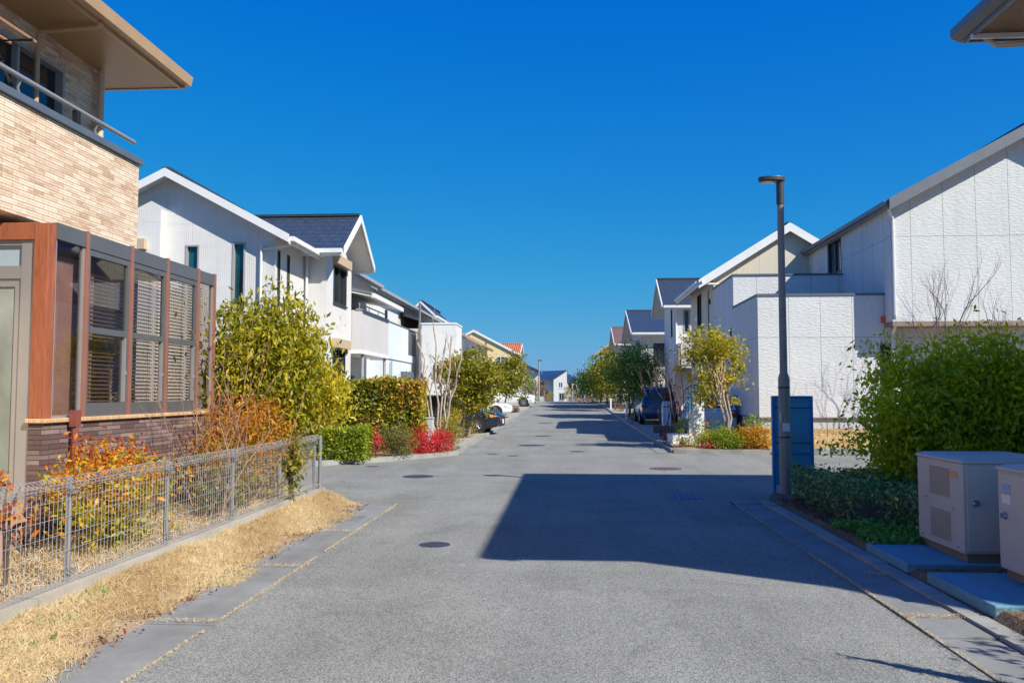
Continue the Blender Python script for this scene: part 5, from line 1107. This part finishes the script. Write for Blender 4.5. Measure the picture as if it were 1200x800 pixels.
# ================================================================== cars
def car_paint(name, c, rough=.22):
    t = NT(name); t.fin(t.ramp(t.noise(2, 3), [(.3, dark(c,.95)), (.7, dark(c,1.05))]), rough, .6); t.b.inputs['Coat Weight'].default_value = .8; t.b.inputs['Coat Roughness'].default_value = .05; return t.m
M['navy'] = car_paint('navy_paint', (.006,.014,.036)); M['wpaint'] = car_paint('white_car_paint', (.74,.75,.76)); M['bluepaint'] = car_paint('blue_suv_paint', (.02,.07,.20)); M['sky'] = car_paint('light_blue_paint', (.42,.60,.78))
M['carglass'] = m_glass_dark('car_glass', (.006,.008,.010), .03); M['rimm'] = plain('alloy_rim', (.5,.5,.52), .28, .05, metal=.7); M['headl'] = plain('headlight', (.62,.64,.66), .12, .05); M['taill'] = plain('tail_light', (.34,.012,.015), .2, .1); M['amber'] = plain('amber_lamp', (.75,.25,.03), .25, .1)
def car(name, label, loc, rz, paint, Lc=4.5, Wd=1.76, Hh=1.45, suv=False, kei=False):
    t = thing(name, label, 'car', (0,0,0)); h = Wd/2; gc = .19 if suv else .15; bz = .98 if suv else .84
    if kei: bz = .95
    hl = Lc/2
    # lower body loft  (x, z_low, z_belt, half width)
    S = [(-hl,.42,.72,h*.80),(-hl+.06,.28,bz-.04,h*.92),(-hl+.35,gc+.03,bz+.03,h*.985),(-hl*.5,gc,bz+.02,h),(0,gc,bz,h),(hl*.42,gc,bz-.02,h),(hl*.62,gc,bz-.05,h*.995),(hl-.32,gc+.03,bz-.08,h*.97),(hl-.08,.24,bz-.15,h*.90),(hl,.32,bz-.25,h*.78)]
    W = MB(); n = 0; rings = []
    for x, zl, zb_, w in S:
        q = [(0,zl),(w*.86,zl),(w*.985,zl+(zb_-zl)*.22),(w,zl+(zb_-zl)*.55),(w*.975,zl+(zb_-zl)*.85),(w*.90,zb_),(w*.6,zb_+.035),(0,zb_+.05)]
        rings.append([(x,y,z) for y,z in q] + [(x,-y,z) for y,z in q[-2:0:-1]])
    m = len(rings[0]); V = [p for r_ in rings for p in r_]; F = []
    for i in range(len(rings)-1):
        for k in range(m): F.append((i*m+k, i*m+(k+1)%m, (i+1)*m+(k+1)%m, (i+1)*m+k))
    F += [tuple(range(m)), tuple(range((len(rings)-1)*m, len(rings)*m))]
    W.add(V, F)
    # cabin: (x_base, z) profile
    if suv or kei: xr0, xr1, xt0, xt1 = -hl+.10, hl*.44, -hl+.42, hl*.12
    else: xr0, xr1, xt0, xt1 = -hl+.45, hl*.46, -hl+1.05, hl*.06
    zb_ = bz+.02; wb, wt = h*.91, h*.70; zt = Hh
    cab = [(xr0,wb,zb_),(xr1,wb,zb_-.02),(xt1,wt,zt-.05),(xt0,wt,zt-.06)]
    V = [(x,y,z) for x,y,z in cab] + [(x,-y,z) for x,y,z in cab] + [(xt1-.05,wt*.75,zt),(xt0+.05,wt*.75,zt-.01),(xt1-.05,-wt*.75,zt),(xt0+.05,-wt*.75,zt-.01)]
    W.add(V, [(0,1,2,3),(5,4,7,6),(1,5,6,2),(4,0,3,7),(2,6,10,8),(3,2,8,9),(7,3,9,11),(6,7,11,10),(8,10,11,9)])
    body = W.build('body', M[paint], t, True, sharp=32, bevel=0)
    # glass
    def lerp(a, b, s): return tuple(a[i] + (b[i]-a[i])*s for i in range(3))
    for sg in (1,-1):
        A = [(x, sg*(y+.006), z) for x,y,z in cab]; c0 = tuple(sum(p[i] for p in A)/4 for i in range(3))
        G = MB(); q = [lerp(p, c0, .14) for p in A]
        mid0, mid1 = lerp(q[0], q[1], .47), lerp(q[3], q[2], .47); md0, md1 = lerp(q[0], q[1], .52), lerp(q[3], q[2], .52)
        G.add([q[0], mid0, mid1, q[3], md0, q[1], q[2], md1], [(0,1,2,3),(4,5,6,7)]); G.build('side_window', M['carglass'], t)
        G = MB(); G.box(hl*.40-.06,hl*.40+.08,sg*(h+.02),sg*(h+.17),bz+.0,bz+.13); G.build('mirror', M[paint], t, bevel=.02)
        for wx in (-hl+.78, hl-.86):
            r_ = .335 if suv else .30
            A_ = MB(); A_.disc((wx,sg*(h-.22),r_+.01),(0,sg,0),0,r_+.065,.222,22); A_.build('wheel_arch', M['black'], t)
            T_ = MB(); T_.disc((wx,sg*(h-.18),r_),(0,sg,0),r_*.62,r_,.20,26); wh = T_.build('wheel', M['rubber'], t, True)
            R_ = MB(); R_.disc((wx,sg*(h-.16),r_),(0,sg,0),r_*.56,r_*.63,.175,26); R_.disc((wx,sg*(h-.16),r_),(0,sg,0),0,r_*.16,.165,14)
            for k in range(7):
                a = 2*math.pi*k/7; u = Vector((math.cos(a),0,math.sin(a))); c_ = Vector((wx,sg*(h-.005),r_)); R_.tube([c_+u*r_*.1, c_+u*r_*.6], .02, 4)
            R_.build('rim', M['rimm'], wh)
            D_ = MB(); D_.disc((wx,sg*(h-.16),r_),(0,sg,0),0,r_*.6,.09,20); D_.build('hub', M['black'], wh)
        G = MB(); G.add([(hl-.40,sg*h*.965,bz-.15),(hl-.07,sg*h*.85,bz-.22),(hl-.01,sg*h*.66,bz-.27),(hl-.01,sg*h*.66,bz-.35),(hl-.05,sg*h*.90,bz-.34),(hl-.36,sg*h*.985,bz-.26)], [(0,1,2,3,4,5)])
        G.v = [(x+.012,y+sg*.012,z+.01) for x,y,z in G.v]; G.build('headlight', M['amber' if paint == 'navy' else 'headl'], t)
        G = MB(); zz = bz-.02
        if suv or kei: G.box(-hl-.005,-hl+.10,sg*h*.62,sg*h*.95,zz-.20,zz-.06)
        else: G.box(-hl-.012,-hl+.12,sg*h*.55,sg*h*.93,zz-.18,zz-.06)
        G.build('tail_light', M['taill'], t, bevel=.02)
    f0, f1 = cab[1], cab[2]; G = MB()
    P_ = [lerp((f0[0]+.008,f0[1]*.90,f0[2]+.01),(f1[0]+.008,f1[1]*.90,f1[2]+.01),s) for s in (.08,.92)]
    G.add([P_[0],(P_[0][0],-P_[0][1],P_[0][2]),(P_[1][0],-P_[1][1],P_[1][2]),P_[1]], [(0,1,2,3)]); G.build('windscreen', M['carglass'], t)
    f0, f1 = cab[0], cab[3]; G = MB()
    P_ = [lerp((f0[0]-.008,f0[1]*.88,f0[2]+.01),(f1[0]-.008,f1[1]*.88,f1[2]+.01),s) for s in (.12,.9)]
    G.add([P_[0],(P_[0][0],-P_[0][1],P_[0][2]),(P_[1][0],-P_[1][1],P_[1][2]),P_[1]], [(0,1,2,3)]); G.build('rear_window', M['carglass'], t)
    G = MB(); G.box(hl-.06,hl+.015,-h*.60,h*.60,.24,bz-.38); G.build('grille', M['black'], t, bevel=.02)
    G = MB(); G.box(-hl-.02,-hl+.06,-h*.78,h*.78,.26,.46); G.build('rear_bumper', M['black'] if suv else M[paint], t, bevel=.03)
    G = MB(); G.box(-hl-.03,-hl-.021,-.17,.17,.52,.68); G.build('number_plate', M['sticker'], t); G = MB(); G.box(hl+.016,hl+.024,-.17,.17,.34,.50); G.build('number_plate', M['sticker'], t)
    t.location = loc; t.rotation_euler = (0,0,rz); return t
car('car', 'navy blue car parked nose out under the olive tree', (-4.75,33.2,gz(33)+.09), R(-4), 'navy', 4.5)
car('car', 'white car nose out just beyond the navy car', (-5.15,47.5,gz(48)+.09), R(0), 'wpaint', 4.2, 1.7, 1.5)
car('car', 'farther white car nose out before the yellow house', (-4.75,68,gz(68)+.09), R(-3), 'wpaint', 4.4, 1.75, 1.75, True)
car('car', 'dark blue off road car parked with its tail lamps to us', (4.2,41.6,gz(41)+.09), R(90), 'bluepaint', 4.5, 1.74, 1.72, True)
car('car', 'light blue small car half hidden behind the white gate pillar', (4.85,30.4,gz(30)+.09), R(90), 'sky', 3.6, 1.55, 1.52, False, True)

# ================================================================== light, sky, camera
sun_to = Vector((.94,-.70,1.0)).normalized()
sl = bpy.data.lights.new('sun', 'SUN'); sl.energy = 4.1; sl.angle = R(.5); sl.color = (1,.94,.82)
so = bpy.data.objects.new('sun', sl); COL.objects.link(so); so.rotation_euler = (-sun_to).to_track_quat('-Z','Y').to_euler(); so.location = (20,-20,30)
w = bpy.data.worlds.new('World'); sc.world = w; w.use_nodes = True; nt = w.node_tree
bg = nt.nodes['Background']; sky = nt.nodes.new('ShaderNodeTexSky'); sky.sky_type = 'NISHITA'; sky.sun_disc = False
sky.sun_elevation = math.asin(sun_to.z); sky.sun_rotation = math.atan2(sun_to.x, sun_to.y); sky.altitude = 0; sky.air_density = 1.0; sky.dust_density = .25; sky.ozone_density = 4.0
hs = nt.nodes.new('ShaderNodeHueSaturation'); hs.inputs['Saturation'].default_value = 1.4; hs.inputs['Value'].default_value = 1.0
nt.links.new(sky.outputs[0], hs.inputs['Color'])
# deep, polarised-looking blue: soft shoulder per channel on the sky's own radiance
sp_ = nt.nodes.new('ShaderNodeSeparateColor'); cb_ = nt.nodes.new('ShaderNodeCombineColor'); nt.links.new(hs.outputs[0], sp_.inputs[0])
def mth(op, a, b):
    n = nt.nodes.new('ShaderNodeMath'); n.operation = op
    for i, v in enumerate((a, b)):
        if isinstance(v, (int, float)): n.inputs[i].default_value = v
        else: nt.links.new(v, n.inputs[i])
    return n.outputs[0]
def shoulder(ch, top, k): return mth('MULTIPLY', mth('SUBTRACT', 1, mth('POWER', 2.71828, mth('MULTIPLY', ch, -1/k))), top)
nt.links.new(mth('MULTIPLY', sp_.outputs[0], .18), cb_.inputs[0]); nt.links.new(shoulder(sp_.outputs[1], 2.75, 2.9), cb_.inputs[1]); nt.links.new(shoulder(sp_.outputs[2], 4.2, 1.45), cb_.inputs[2])
nt.links.new(cb_.outputs[0], bg.inputs[0]); bg.inputs[1].default_value = .10
cd = bpy.data.cameras.new('camera'); cam = bpy.data.objects.new('camera', cd); COL.objects.link(cam)
cd.sensor_width = 36; cd.lens = 30; cd.clip_end = 2000; cd.clip_start = .05
cam.location = (0,0,1.65); cam.rotation_euler = (R(90)+math.atan(.06), 0, math.atan(.065*math.cos(math.atan(.06))))
sc.camera = cam
vs = sc.view_settings; vs.view_transform = 'Standard'; vs.look = 'None'; vs.exposure = .72; vs.gamma = 1; vs.use_curve_mapping = False
sc.render.engine = 'CYCLES'; sc.cycles.max_bounces = 6; sc.cycles.transparent_max_bounces = 12
